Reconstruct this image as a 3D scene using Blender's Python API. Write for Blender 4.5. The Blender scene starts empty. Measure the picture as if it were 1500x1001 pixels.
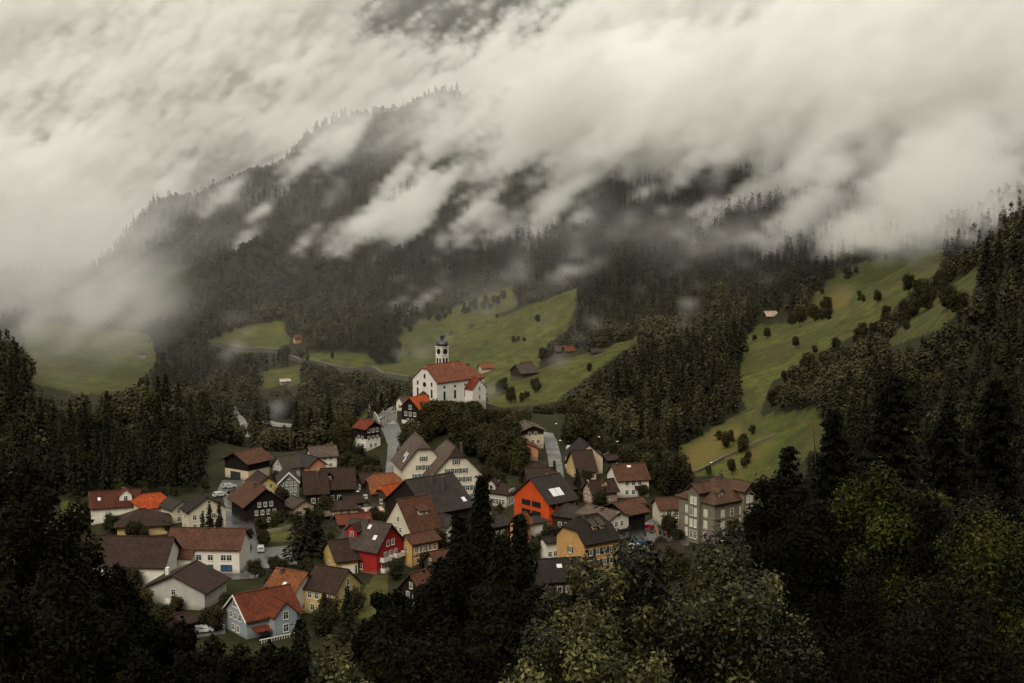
import bpy, math, random
import numpy as np
from mathutils import Vector, Matrix

SC = bpy.context.scene
COL = SC.collection
rnd = random.Random(7)
R = math.radians

# ------------------------------------------------------------------ camera
F = 2300.0            # focal length in photo pixels (1500 wide)
ZC = 100.0            # camera height above the village
HY = 230.0            # image row of the horizon
PITCH = math.atan((500.5 - HY) / F)
cam = bpy.data.cameras.new('camera')
camo = bpy.data.objects.new('camera', cam)
COL.objects.link(camo)
camo.location = (0, 0, ZC)
camo.rotation_euler = (math.pi / 2 - PITCH, 0, 0)
cam.sensor_width = 36
cam.lens = F * 36 / 1500
cam.clip_start = 0.5
cam.clip_end = 30000
SC.camera = camo

# ------------------------------------------------------------------ sky, sun, exposure
SUN_EL, SUN_AZ = 44, 200      # azimuth clockwise from +Y
world = bpy.data.worlds.new('World')
SC.world = world
world.use_nodes = True
wt = world.node_tree
bg = wt.nodes['Background']
sky = wt.nodes.new('ShaderNodeTexSky')
sky.sky_type = 'NISHITA'
sky.sun_disc = False
sky.sun_elevation = R(SUN_EL)
sky.sun_rotation = R(SUN_AZ)
sky.dust_density = 6
hs = wt.nodes.new('ShaderNodeHueSaturation')
hs.inputs['Saturation'].default_value = 0.25
wt.links.new(sky.outputs[0], hs.inputs['Color'])
# overcast: the cloud deck is brighter overhead than at the horizon
tc = wt.nodes.new('ShaderNodeTexCoord')
sx = wt.nodes.new('ShaderNodeSeparateXYZ')
wt.links.new(tc.outputs['Generated'], sx.inputs[0])
rp = wt.nodes.new('ShaderNodeValToRGB')
wt.links.new(sx.outputs[2], rp.inputs[0])
rp.color_ramp.elements[0].position = 0.0
rp.color_ramp.elements[0].color = (3.9, 3.85, 3.45, 1)
rp.color_ramp.elements[1].position = 1.0
rp.color_ramp.elements[1].color = (14.6, 14.2, 12.7, 1)
mx = wt.nodes.new('ShaderNodeMix')
mx.data_type = 'RGBA'
mx.inputs[0].default_value = 0.93
wt.links.new(hs.outputs[0], mx.inputs[6])
wt.links.new(rp.outputs[0], mx.inputs[7])
wt.links.new(mx.outputs[2], bg.inputs[0])
bg.inputs[1].default_value = 0.1

sl = bpy.data.lights.new('sun', 'SUN')
sl.energy = 1.9
sl.angle = R(30)
sl.color = (1.0, 0.90, 0.76)
so = bpy.data.objects.new('sun', sl)
COL.objects.link(so)
so.rotation_euler = (R(90 - SUN_EL), 0, R(180 - SUN_AZ))

vs = SC.view_settings
vs.view_transform = 'Standard'
vs.look = 'None'
vs.exposure = 0.0
vs.gamma = 1.0
cy = SC.cycles
cy.use_denoising = True
cy.max_bounces = 14
cy.diffuse_bounces = 3
cy.glossy_bounces = 2
cy.transmission_bounces = 2
cy.volume_bounces = 14
cy.transparent_max_bounces = 8
cy.volume_step_rate = 2.5
cy.caustics_reflective = False
cy.caustics_refractive = False


# ------------------------------------------------------------------ pixel <-> world
def ray(px, py):
    """x/y and z/y slope of the view ray through a photo pixel"""
    cp, sp = math.cos(PITCH), math.sin(PITCH)
    Y = F * cp + (500.5 - py) * sp
    Z = -F * sp + (500.5 - py) * cp
    return (px - 750) / Y, Z / Y


def project(x, y, z):
    cp, sp = math.cos(PITCH), math.sin(PITCH)
    dz = z - ZC
    fw = y * cp - dz * sp
    up = y * sp + dz * cp
    return 750 + F * x / fw, 500.5 - F * up / fw


# ------------------------------------------------------------------ terrain
CP = []     # (u, ln d, z)


def cz(px, py, z):
    u, s = ray(px, py)
    d = (z - ZC) / s
    CP.append((u, math.log(d), z))


def cd(px, py, d):
    u, s = ray(px, py)
    CP.append((u, math.log(d), ZC + s * d))


def cu(px, d, z):
    CP.append(((px - 750) / F, math.log(d), z))


for px in (-900, -300, 200, 750, 1200, 1700, 2300):
    for d, z in ((2.5, 97.0), (4, 96.2), (6, 95.2), (9, 93.8), (14, 91), (21, 88), (30, 84), (55, 73), (80, 62), (115, 49), (150, 35), (220, 13)):
        cu(px, d, z + (3 if px > 1400 else 0) * d / 100)
for px in (-50, 150, 300, 450, 600, 750, 900, 1050):
    for d in (290, 330, 380, 430, 480):
        cu(px, d, 0)
for px in (450, 540, 780, 860):
    cu(px, 530, 0)
# river gorge on the left
for a in ((345, 605, -38), (365, 640, -33), (430, 622, -36), (480, 640, -26), (300, 580, -36)): cz(*a)
for a in ((250, 640, -6), (150, 640, -2), (60, 640, 2), (250, 560, 5), (150, 560, 6), (50, 560, 10), (330, 520, -1), (390, 560, -10), (440, 620, -18), (330, 640, -20)): cu(*a)
# misty meadow, railway meadows, valley floor
for a in ((60, 560, -33), (130, 545, -33), (230, 530, -33), (130, 500, -32), (60, 480, -32), (300, 540, -33), (310, 500, -29), (400, 500, -28),
          (430, 535, -29), (520, 545, -28), (600, 556, -27), (480, 510, -27), (580, 515, -26), (660, 560, -26), (700, 530, -23), (760, 570, -19),
          (830, 530, -14), (960, 488, -3), (900, 510, -9), (845, 428, 12), (740, 430, 0), (660, 455, -14), (650, 500, -22), (500, 475, -24)): cz(*a)
# wooded hill on the right of the church
for a in ((900, 700, -5), (1000, 720, 6), (1090, 740, 8), (820, 640, -6), (900, 620, 0), (1000, 620, 4), (850, 570, 0), (950, 545, 0), (1000, 510, 1)): cu(*a)
# church knoll
for a in ((640, 597, 12), (585, 590, 11), (690, 590, 12), (560, 605, 9), (640, 575, 12), (740, 610, 6)): cz(*a)
for a in ((520, 620, -12), (560, 680, -20), (640, 690, -18), (740, 660, -14), (480, 570, -6), (600, 500, 2), (660, 500, 2.5)): cu(*a)
# right hand slopes
for a in ((1150, 690, 4), (1020, 690, 1), (1080, 640, 6), (1150, 640, 10), (1140, 570, 14), (1100, 520, 13), (1200, 560, 21), (1130, 470, 12),
          (1200, 470, 24), (1350, 380, 52), (1300, 430, 42), (1440, 400, 58), (1320, 480, 38), (1450, 600, 36), (1450, 700, 26), (1200, 700, 8),
          (1250, 620, 22), (1500, 350, 72), (1390, 366, 57)): cz(*a)
for a in ((1120, 330, 3), (1130, 400, 3), (1650, 480, 105), (1650, 340, 85), (1700, 220, 62), (1500, 260, 32), (1400, 300, 18), (2200, 500, 160), (2200, 900, 260)): cu(*a)
# wooded mountain side: middle and right
for a in ((850, 500, -2), (1000, 470, 8), (1100, 440, 18), (950, 400, 25), (1100, 380, 35), (850, 400, 18), (900, 335, 42), (1050, 330, 50), (1150, 330, 54)): cz(*a)
for a in ((1000, 250, 1500), (1130, 212, 1450), (1400, 310, 900), (1400, 250, 1100), (1400, 150, 1350), (1400, 0, 1700), (1500, 280, 900), (1250, 250, 1300), (1250, 120, 1700)): cd(*a)
cu(1130, 1680, 90)
# wooded mountain side: left
for a in ((200, 480, -30), (350, 480, -28), (450, 450, -22), (600, 440, -14)): cz(*a)
for a in ((250, 420, 1280), (400, 400, 1300), (550, 400, 1300), (700, 390, 1290), (800, 385, 1290), (300, 350, 1400), (450, 330, 1430), (650, 330, 1440), (780, 320, 1480),
          (160, 372, 1500), (230, 325, 1520), (350, 266, 1600), (500, 215, 1640), (500, 270, 1540), (600, 240, 1570), (610, 160, 1690), (740, 140, 1740), (700, 230, 1600), (860, 190, 1680)): cd(*a)
for a in ((120, 1700, -60), (160, 1760, -40), (250, 1800, -10), (360, 1880, 25), (600, 2050, 110), (780, 2150, 140), (100, 2300, -80), (0, 1400, -48), (70, 1500, -52), (-100, 1300, -40), (200, 2350, -60), (350, 2450, 10), (600, 2500, 130), (-100, 1700, -40), (60, 1700, -50)): cu(*a)
# high rocks above the cloud
for a in ((430, 110, 2900), (560, 30, 3000), (740, 10, 3000), (690, 115, 2700), (830, 20, 2900), (1000, 40, 2600), (1080, 50, 2500), (1160, 20, 2600), (1000, 150, 2000),
          (700, -200, 3300), (1100, -200, 3000), (1450, -100, 2300), (1800, -200, 2300), (560, -60, 3100)): cd(*a)
for a in ((340, 3100, 170), (200, 3300, 60), (100, 2800, -60), (0, 3000, -60), (-100, 2600, 60), (-420, 1500, 130), (-400, 800, 90), (-300, 450, 75), (-280, 300, 35), (-180, 600, 40),
          (-900, 600, 200), (-900, 1500, 350), (0, 560, 13), (0, 800, -10), (0, 1200, -30), (300, 5500, 200), (750, 5500, 900), (1300, 5500, 1100), (-500, 5500, 500), (2200, 3000, 900)): cu(*a)

CP = np.array(CP, dtype=np.float64)


def _ker(r2):
    return np.sqrt(r2 + 0.03 ** 2)


_d2 = (CP[:, None, 0] - CP[None, :, 0]) ** 2 + (CP[:, None, 1] - CP[None, :, 1]) ** 2
_n = len(CP)
_A = np.zeros((_n + 3, _n + 3))
_A[:_n, :_n] = _ker(_d2) - np.eye(_n) * 0.004
_A[:_n, _n] = 1
_A[:_n, _n + 1:] = CP[:, :2]
_A[_n, :_n] = 1
_A[_n + 1:, :_n] = CP[:, :2].T
_b = np.zeros(_n + 3)
_b[:_n] = CP[:, 2]
_w = np.linalg.solve(_A, _b)

_rng = np.random.default_rng(5)
_LAT = _rng.standard_normal((64, 64))


def vnoise(x, y):
    xi = np.floor(x).astype(int); yi = np.floor(y).astype(int)
    fx = x - xi; fy = y - yi
    fx = fx * fx * (3 - 2 * fx); fy = fy * fy * (3 - 2 * fy)
    g = lambda a, b: _LAT[a % 64, b % 64]
    return (g(xi, yi) * (1 - fx) + g(xi + 1, yi) * fx) * (1 - fy) + (g(xi, yi + 1) * (1 - fx) + g(xi + 1, yi + 1) * fx) * fy


def zfun(u, d):
    u = np.asarray(u, float); d = np.asarray(d, float)
    sh = np.broadcast(u, d).shape
    U = np.broadcast_to(u, sh).ravel(); L = np.log(np.broadcast_to(d, sh)).ravel()
    out = np.empty(U.size)
    for i in range(0, U.size, 20000):
        s = slice(i, i + 20000)
        r2 = (U[s, None] - CP[None, :, 0]) ** 2 + (L[s, None] - CP[None, :, 1]) ** 2
        out[s] = _ker(r2) @ _w[:_n] + _w[_n] + U[s] * _w[_n + 1] + L[s] * _w[_n + 2]
    D = np.exp(L); X = U * D
    amp = np.clip((D - 580) / 500, 0, 1) + np.clip((D - 1100) / 500, 0, 1)
    out += amp * (3.0 * vnoise(X / 90, D / 90) + 1.4 * vnoise(X / 37 + 9, D / 37) + 0.6 * vnoise(X / 15, D / 15 + 5))
    out += np.clip((D - 620) / 300, 0, 1) * (1.3 * vnoise(X / 24 + D / 60, D / 45) + 1.6 * vnoise(X / 55, D / 30 + 11))
    out += np.clip((D - 1150) / 400, 0, 1) * (13 * vnoise(X / 120 + D / 330, D / 700) + 6 * vnoise(X / 48 + D / 150 + 7, D / 260))
    out += np.clip((D - 2200) / 300, 0, 1) * (22 * vnoise(X / 170, D / 170 + 3) + 10 * vnoise(X / 60, D / 60))
    out = np.where(D < 45, np.minimum(out, 98.0 - .42 * D), out)
    return out.reshape(sh)


UC = np.concatenate([np.linspace(-2.6, -0.5, 40)[:-1], np.linspace(-0.5, 0.5, 640), np.linspace(0.5, 2.6, 40)[1:]])
DR = np.exp(np.linspace(math.log(2.5), math.log(5600), 700))
ZG = zfun(UC[None, :], DR[:, None])       # rows d, cols u


def zt(x, y):
    """terrain height by interpolation of the ground mesh"""
    x = np.asarray(x, float); y = np.asarray(y, float)
    u = x / y
    fi = np.interp(u, UC, np.arange(len(UC)))
    fj = np.interp(np.log(y), np.log(DR), np.arange(len(DR)))
    i = np.clip(fi.astype(int), 0, len(UC) - 2); j = np.clip(fj.astype(int), 0, len(DR) - 2)
    a = fi - i
    b = (y - DR[j]) / (DR[j + 1] - DR[j])
    return (ZG[j, i] * (1 - a) + ZG[j, i + 1] * a) * (1 - b) + (ZG[j + 1, i] * (1 - a) + ZG[j + 1, i + 1] * a) * b


def ground(px, py, dmin=285.0, dmax=3000.0):
    """world point where the ray through a pixel first meets the ground"""
    u, s = ray(px, py)
    d = np.exp(np.linspace(math.log(dmin), math.log(dmax), 1500))
    g = zt(u * d, d) - (ZC + s * d)
    k = np.nonzero(g > 0)[0]
    i = k[0] if len(k) else 700
    dd = d[i]
    return Vector((u * dd, dd, float(zt(u * dd, dd))))


# ------------------------------------------------------------------ materials
MATS = {}


def _new(name):
    m = bpy.data.materials.new(name)
    m.use_nodes = True
    nt = m.node_tree
    return m, nt, nt.nodes['Principled BSDF']


def _noise(nt, scale, detail=4, vec=None, rough=.6):
    n = nt.nodes.new('ShaderNodeTexNoise')
    n.inputs['Scale'].default_value = scale
    n.inputs['Detail'].default_value = detail
    n.inputs['Roughness'].default_value = rough
    if vec: nt.links.new(vec, n.inputs['Vector'])
    return n.outputs[0]


def _mix(nt, f, a, b, mode='MIX'):
    n = nt.nodes.new('ShaderNodeMix')
    n.data_type = 'RGBA'
    n.blend_type = mode
    for sock, v in ((0, f), (6, a), (7, b)):
        if hasattr(v, 'is_output'): nt.links.new(v, n.inputs[sock])
        else: n.inputs[sock].default_value = v if sock == 0 else (*v, 1)
    return n.outputs[2]


def _map(nt, v, a, b, c, d):
    n = nt.nodes.new('ShaderNodeMapRange')
    nt.links.new(v, n.inputs[0])
    for i, q in enumerate((a, b, c, d)): n.inputs[i + 1].default_value = q
    return n.outputs[0]


def _math(nt, op, a, b=0.0):
    n = nt.nodes.new('ShaderNodeMath'); n.operation = op
    for i, v in enumerate((a, b)):
        if hasattr(v, 'is_output'): nt.links.new(v, n.inputs[i])
        else: n.inputs[i].default_value = v
    return n.outputs[0]


def plain(name, c, rough=.6, metal=0.0, var=.15):
    key = ('p', name)
    if key in MATS: return MATS[key]
    m, nt, b = _new(name)
    t = nt.nodes.new('ShaderNodeTexCoord')
    n = _noise(nt, 1.3, 5, t.outputs['Object'])
    o = nt.nodes.new('ShaderNodeObjectInfo')
    lo = tuple(x * (1 - var) for x in c); hi = tuple(min(1, x * (1 + var)) for x in c)
    nt.links.new(_mix(nt, n, lo, hi), b.inputs['Base Color'])
    b.inputs['Roughness'].default_value = rough
    b.inputs['Metallic'].default_value = metal
    MATS[key] = m
    return m


def wallmat(c, kind='plaster'):
    key = ('w', c, kind)
    if key in MATS: return MATS[key]
    m, nt, b = _new('wall_' + kind)
    t = nt.nodes.new('ShaderNodeTexCoord'); P = t.outputs['Object']
    n1 = _noise(nt, .5, 5, P); n2 = _noise(nt, 4, 4, P)
    base = _mix(nt, _map(nt, n1, .35, .7, 0, 1), tuple(x * .80 for x in c), c)
    base = _mix(nt, _map(nt, n2, .3, .8, 0, .35), base, tuple(x * .7 for x in c))
    # streaks of dirt that rain washed down
    mp = nt.nodes.new('ShaderNodeMapping'); mp.inputs['Scale'].default_value = (1.1, 1.1, .10)
    nt.links.new(P, mp.inputs[0])
    base = _mix(nt, _map(nt, _noise(nt, 1, 4, mp.outputs[0]), .45, .75, 0, .32), base, tuple(x * .6 for x in c))
    sz_ = nt.nodes.new('ShaderNodeSeparateXYZ'); nt.links.new(P, sz_.inputs[0])
    base = _mix(nt, _map(nt, _math(nt, 'ADD', sz_.outputs[2], _math(nt, 'MULTIPLY', n1, -2.0)), -1.0, .2, .6, 0), base, tuple(x * .5 for x in (.3, .28, .22)))
    if kind in ('timber', 'shingle', 'stone'):
        br = nt.nodes.new('ShaderNodeTexBrick')
        sxz = nt.nodes.new('ShaderNodeSeparateXYZ'); nt.links.new(P, sxz.inputs[0])
        cb = nt.nodes.new('ShaderNodeCombineXYZ')
        nt.links.new(_math(nt, 'ADD', sxz.outputs[0], sxz.outputs[1]), cb.inputs[0]); nt.links.new(sxz.outputs[2], cb.inputs[1])
        nt.links.new(cb.outputs[0], br.inputs['Vector'])
        sc = {'timber': (3.0, .22), 'shingle': (.35, .28), 'stone': (.8, .42)}[kind]
        br.inputs['Scale'].default_value = 1
        br.inputs['Brick Width'].default_value = sc[0]; br.inputs['Row Height'].default_value = sc[1]
        br.inputs['Mortar Size'].default_value = .025
        br.inputs['Color1'].default_value = (.88, .88, .88, 1); br.inputs['Color2'].default_value = (1.08, 1.08, 1.08, 1)
        br.inputs['Mortar'].default_value = (.62, .62, .62, 1)
        base = _mix(nt, 1.0, base, br.outputs[0], 'MULTIPLY')
    nt.links.new(base, b.inputs['Base Color'])
    b.inputs['Roughness'].default_value = .85
    b.inputs['Specular IOR Level'].default_value = .2
    MATS[key] = m
    return m


def roofmat(c, wet=.45):
    key = ('r', c)
    if key in MATS: return MATS[key]
    c = tuple(x * q for x, q in zip(c, (.86, .68, .60)))
    m, nt, b = _new('roof_tiles')
    t = nt.nodes.new('ShaderNodeTexCoord'); P = t.outputs['Object']
    n1 = _noise(nt, .35, 5, P); n2 = _noise(nt, 2.5, 3, P)
    base = _mix(nt, _map(nt, n1, .3, .7, 0, 1), tuple(x * .65 for x in c), tuple(x * 1.2 for x in c))
    base = _mix(nt, _map(nt, n2, .42, .7, 0, .7), base, (.030, .027, .019))
    w = nt.nodes.new('ShaderNodeTexWave'); w.bands_direction = 'Z'
    w.inputs['Scale'].default_value = 1.1; w.inputs['Distortion'].default_value = .4
    nt.links.new(P, w.inputs['Vector'])
    base = _mix(nt, _map(nt, w.outputs[1], 0, .5, .55, 0), base, tuple(x * .45 for x in c))
    br = nt.nodes.new('ShaderNodeTexBrick')
    sxz = nt.nodes.new('ShaderNodeSeparateXYZ'); nt.links.new(P, sxz.inputs[0])
    cb = nt.nodes.new('ShaderNodeCombineXYZ')
    nt.links.new(sxz.outputs[1], cb.inputs[0]); nt.links.new(sxz.outputs[2], cb.inputs[1]); nt.links.new(cb.outputs[0], br.inputs['Vector'])
    br.inputs['Scale'].default_value = 1
    br.inputs['Brick Width'].default_value = .5; br.inputs['Row Height'].default_value = .3; br.inputs['Mortar Size'].default_value = .0
    br.inputs['Color1'].default_value = (.7, .7, .7, 1); br.inputs['Color2'].default_value = (1.2, 1.2, 1.2, 1)
    base = _mix(nt, .8, base, br.outputs[0], 'MULTIPLY')
    nt.links.new(base, b.inputs['Base Color'])
    b.inputs['Roughness'].default_value = wet + .25
    b.inputs['Specular IOR Level'].default_value = .12
    MATS[key] = m
    return m


def leafmat(name, c1, c2, rough=.55, spec=.3, trans=.0):
    key = ('l', name)
    if key in MATS: return MATS[key]
    m, nt, b = _new(name)
    a = nt.nodes.new('ShaderNodeAttribute'); a.attribute_name = 'tint'
    o = nt.nodes.new('ShaderNodeObjectInfo')
    col = _mix(nt, a.outputs['Fac'], c1, c2)
    v = _map(nt, o.outputs['Random'], 0, 1, .7, 1.3)
    h = nt.nodes.new('ShaderNodeHueSaturation')
    nt.links.new(col, h.inputs['Color']); nt.links.new(v, h.inputs['Value'])
    nt.links.new(h.outputs[0], b.inputs['Base Color'])
    b.inputs['Roughness'].default_value = rough
    b.inputs['Specular IOR Level'].default_value = spec
    MATS[key] = m
    return m


M_GLASS = plain('window_glass', (.02, .022, .025), .12)
M_WHITE = plain('white_paint', (.72, .69, .62), .5)
M_BARK = plain('bark', (.035, .026, .018), .9, 0, .4)
M_STONE = wallmat((.215, .185, .135), 'stone')
M_CONC = wallmat((.32, .30, .27))
M_METAL = plain('dark_metal', (.05, .05, .055), .4, .7)
M_SKYL = plain('skylight_glass', (.62, .63, .63), .15)
M_WOOD = wallmat((.035, .023, .016), 'timber')


# ------------------------------------------------------------------ mesh helper
class MB:
    def __init__(s):
        s.v = []; s.f = []; s.m = []

    def poly(s, pts, mi=0):
        k = len(s.v); s.v += [tuple(p) for p in pts]
        s.f.append(tuple(range(k, k + len(pts)))); s.m.append(mi)

    def box(s, x0, x1, y0, y1, z0, z1, mi=0):
        k = len(s.v)
        s.v += [(x0, y0, z0), (x1, y0, z0), (x1, y1, z0), (x0, y1, z0), (x0, y0, z1), (x1, y0, z1), (x1, y1, z1), (x0, y1, z1)]
        for q in ((0, 3, 2, 1), (4, 5, 6, 7), (0, 1, 5, 4), (1, 2, 6, 5), (2, 3, 7, 6), (3, 0, 4, 7)):
            s.f.append(tuple(k + i for i in q)); s.m.append(mi)

    def slab(s, pts, t, mi=0):
        """polygon thickened downwards by t"""
        pts = [Vector(p) for p in pts]
        nrm = (pts[1] - pts[0]).cross(pts[2] - pts[0])
        if nrm.z < 0: pts.reverse()
        low = [p - Vector((0, 0, t)) for p in pts]
        s.poly(pts, mi); s.poly(low[::-1], mi)
        n = len(pts)
        for i in range(n):
            j = (i + 1) % n
            s.poly([pts[j], pts[i], low[i], low[j]], mi)

    def tube(s, p0, p1, r0, r1, n=6, mi=0):
        p0 = Vector(p0); p1 = Vector(p1); ax = (p1 - p0).normalized()
        a = ax.orthogonal().normalized(); b = ax.cross(a)
        k = len(s.v)
        for p, r in ((p0, r0), (p1, r1)):
            for i in range(n):
                t = 2 * math.pi * i / n
                s.v.append(tuple(p + (a * math.cos(t) + b * math.sin(t)) * r))
        for i in range(n):
            j = (i + 1) % n
            s.f.append((k + i, k + j, k + n + j, k + n + i)); s.m.append(mi)
        s.f.append(tuple(k + n + i for i in range(n))); s.m.append(mi)

    def lathe(s, prof, n=16, c=(0, 0, 0), mi=0):
        k = len(s.v)
        for r, z in prof:
            for i in range(n):
                t = 2 * math.pi * (i + .5) / n
                s.v.append((c[0] + r * math.cos(t), c[1] + r * math.sin(t), c[2] + z))
        for q in range(len(prof) - 1):
            for i in range(n):
                j = (i + 1) % n
                s.f.append((k + q * n + i, k + q * n + j, k + q * n + n + j, k + q * n + n + i)); s.m.append(mi)

    def mesh(s, name, mats):
        me = bpy.data.meshes.new(name)
        me.from_pydata(s.v, [], s.f)
        for m in (mats if isinstance(mats, (list, tuple)) else [mats]): me.materials.append(m)
        me.polygons.foreach_set('material_index', s.m)
        me.update()
        return me

    def build(s, name, mats, parent=None, loc=None, rz=0.0):
        return obj(name, s.mesh(name, mats), parent, loc, rz)


def obj(name, me, parent=None, loc=None, rz=0.0):
    o = bpy.data.objects.new(name, me)
    COL.objects.link(o)
    if parent is not None: o.parent = parent
    if loc is not None: o.location = loc
    if rz: o.rotation_euler = (0, 0, rz)
    return o


def tag(o, label, cat, group=None, kind=None):
    if label: o['label'] = label
    if cat: o['category'] = cat
    if group: o['group'] = group
    if kind: o['kind'] = kind
    return o


def thing(name, label, cat, loc, rz=0.0, group=None):
    o = bpy.data.objects.new(name, None)
    COL.objects.link(o)
    o.location = loc; o.rotation_euler = (0, 0, rz)
    o.empty_display_size = .3
    return tag(o, label, cat, group)


def npmesh(name, V, Fq, mat, tint=None):
    """numpy verts (N,3) and quads or triangles (M,k)"""
    me = bpy.data.meshes.new(name)
    k = Fq.shape[1]
    me.vertices.add(len(V)); me.vertices.foreach_set('co', np.ascontiguousarray(V, dtype=np.float32).ravel())
    me.loops.add(Fq.size); me.loops.foreach_set('vertex_index', np.ascontiguousarray(Fq, dtype=np.int32).ravel())
    me.polygons.add(len(Fq))
    me.polygons.foreach_set('loop_start', np.arange(0, Fq.size, k, dtype=np.int32))
    me.polygons.foreach_set('loop_total', np.full(len(Fq), k, dtype=np.int32))
    if tint is not None:
        a = me.attributes.new('tint', 'FLOAT', 'FACE')
        a.data.foreach_set('value', np.ascontiguousarray(tint, dtype=np.float32))
    me.materials.append(mat)
    me.update(calc_edges=True)
    return me


def inpoly(px, py, poly):
    px = np.asarray(px); py = np.asarray(py)
    r = np.zeros(px.shape, bool)
    n = len(poly)
    for i in range(n):
        x0, y0 = poly[i]; x1, y1 = poly[(i + 1) % n]
        if y0 == y1: continue
        c = ((y0 > py) != (y1 > py)) & (px < (x1 - x0) * (py - y0) / (y1 - y0) + x0)
        r ^= c
    return r


MEADOWS = [
    [(30, 470), (220, 490), (232, 528), (190, 572), (120, 578), (50, 562)],
    [(302, 502), (360, 478), (415, 470), (425, 500), (400, 516), (330, 513)],
    [(585, 484), (690, 440), (750, 416), (757, 452), (655, 490), (588, 521)],
    [(413, 521), (500, 516), (590, 524), (660, 490), (760, 455), (850, 420), (838, 470), (800, 508), (785, 543), (960, 486), (900, 522), (850, 560), (810, 590), (715, 600), (700, 560), (600, 554)],
    [(375, 547), (440, 535), (446, 560), (380, 570)],
    [(985, 662), (1095, 600), (1080, 570), (1090, 500), (1110, 478), (1180, 470), (1190, 430), (1260, 385), (1390, 365), (1370, 400), (1290, 468), (1190, 520), (1130, 560), (1112, 610), (1200, 600), (1215, 650), (1110, 712), (1012, 692)],
    [(1440, 385), (1420, 440), (1380, 480), (1290, 512), (1350, 450)],
    [(470, 650), (545, 596), (550, 620), (512, 652)],
]
VILLAGE = [(-200, 745), (300, 722), (310, 650), (440, 645), (520, 660), (545, 585), (720, 585), (840, 612), (905, 650), (985, 684), (1015, 735), (1125, 755), (1120, 830), (1200, 1001), (-200, 1001)]
RIVER = [[(334, 597), (346, 597), (360, 612), (372, 642), (360, 645), (348, 622)], [(380, 612), (442, 615), (440, 630), (380, 628)]]

# ground sheet
UU, DD = np.meshgrid(UC, DR)
GX = UU * DD; GY = DD
gpx, gpy = project(GX, GY, ZG)
mead = np.zeros(GX.shape)
for p in MEADOWS:
    mead[inpoly(gpx, gpy, p) & (GY > 430)] = 1
vill = inpoly(gpx, gpy, VILLAGE) & (GY < 600)
mead[vill] = .13
rock = np.clip((GY - 2250) / 200, 0, 1)
mead[(GY < 290)] = .12
for p in ([(548, 845), (568, 845), (562, 908), (526, 908), (530, 870)], [(90, 735), (128, 740), (125, 790), (90, 790)], [(385, 770), (440, 765), (440, 790), (395, 795)], [(495, 640), (550, 596), (550, 622), (515, 655)], [(1100, 760), (1120, 700), (1135, 760)]):
    mead[inpoly(gpx, gpy, p) & (GY < 600)] = .8
riv = np.zeros(GX.shape)
for p in RIVER: riv[inpoly(gpx, gpy, p) & (GY > 600)] = 1
dry = np.zeros(GX.shape)
for p in ([(985, 664), (1050, 630), (1085, 622), (1090, 640), (1040, 680), (1010, 694)], [(1060, 690), (1130, 640), (1140, 648), (1075, 705)], [(1195, 440), (1255, 420), (1240, 450), (1190, 470)], [(380, 490), (415, 472), (420, 490)]):
    dry[inpoly(gpx, gpy, p) & (GY > 430)] = 1
for _ in range(3): dry[1:-1, 1:-1] = (dry[1:-1, 1:-1] * 2 + dry[:-2, 1:-1] + dry[2:, 1:-1] + dry[1:-1, :-2] + dry[1:-1, 2:]) / 6
nu = len(UC); nd = len(DR)
ii = np.arange(nd - 1)[:, None] * nu + np.arange(nu - 1)[None, :]
FQ = np.stack([ii, ii + 1, ii + nu + 1, ii + nu], -1).reshape(-1, 4)
m_ground, nt, b = _new('ground')
geo = nt.nodes.new('ShaderNodeNewGeometry'); P = geo.outputs['Position']
am = nt.nodes.new('ShaderNodeAttribute'); am.attribute_name = 'meadow'
ar = nt.nodes.new('ShaderNodeAttribute'); ar.attribute_name = 'rock'
av = nt.nodes.new('ShaderNodeAttribute'); av.attribute_name = 'gravel'
n1 = _noise(nt, .02, 6, P); n2 = _noise(nt, .15, 6, P); n3 = _noise(nt, 1.2, 3, P)
g = _mix(nt, _map(nt, n1, .35, .65, 0, 1), (.058, .076, .015), (.118, .118, .028))
g = _mix(nt, _map(nt, n2, .40, .64, 0, .85), g, (.032, .034, .011))
g = _mix(nt, _map(nt, n3, .42, .72, 0, .7), g, (.025, .028, .009))
mps = nt.nodes.new('ShaderNodeMapping'); mps.inputs['Scale'].default_value = (.012, .02, .25); mps.inputs['Rotation'].default_value = (0, 0, .3)
nt.links.new(P, mps.inputs[0])
g = _mix(nt, _map(nt, _noise(nt, 1, 5, mps.outputs[0], .7), .48, .64, 0, .8), g, (.060, .046, .018))
fl = _mix(nt, n2, (.014, .016, .007), (.030, .028, .012))
ad = nt.nodes.new('ShaderNodeAttribute'); ad.attribute_name = 'dry'
g = _mix(nt, _math(nt, 'MULTIPLY', ad.outputs['Fac'], _map(nt, n2, .3, .6, .2, .9)), g, (.135, .100, .030))
c = _mix(nt, _map(nt, _math(nt, 'ADD', am.outputs['Fac'], _math(nt, 'MULTIPLY', n2, .5)), .35, .85, 0, 1), fl, g)
rk = _mix(nt, _map(nt, _noise(nt, .012, 8, P, .7), .4, .62, 0, 1), (.012, .014, .009), (.045, .040, .034))
c = _mix(nt, ar.outputs['Fac'], c, rk)
c = _mix(nt, av.outputs['Fac'], c, _mix(nt, n3, (.10, .095, .08), (.2, .19, .16)))
nt.links.new(c, b.inputs['Base Color'])
b.inputs['Roughness'].default_value = .95
b.inputs['Specular IOR Level'].default_value = .1
gme = npmesh('ground', np.stack([GX, GY, ZG], -1).reshape(-1, 3), FQ, m_ground)
for nm, arr in (('meadow', mead), ('rock', rock), ('gravel', riv * .0), ('dry', dry)):
    a = gme.attributes.new(nm, 'FLOAT', 'POINT'); a.data.foreach_set('value', arr.astype(np.float32).ravel())
gme.polygons.foreach_set('use_smooth', np.ones(len(gme.polygons), dtype=bool))
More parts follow.
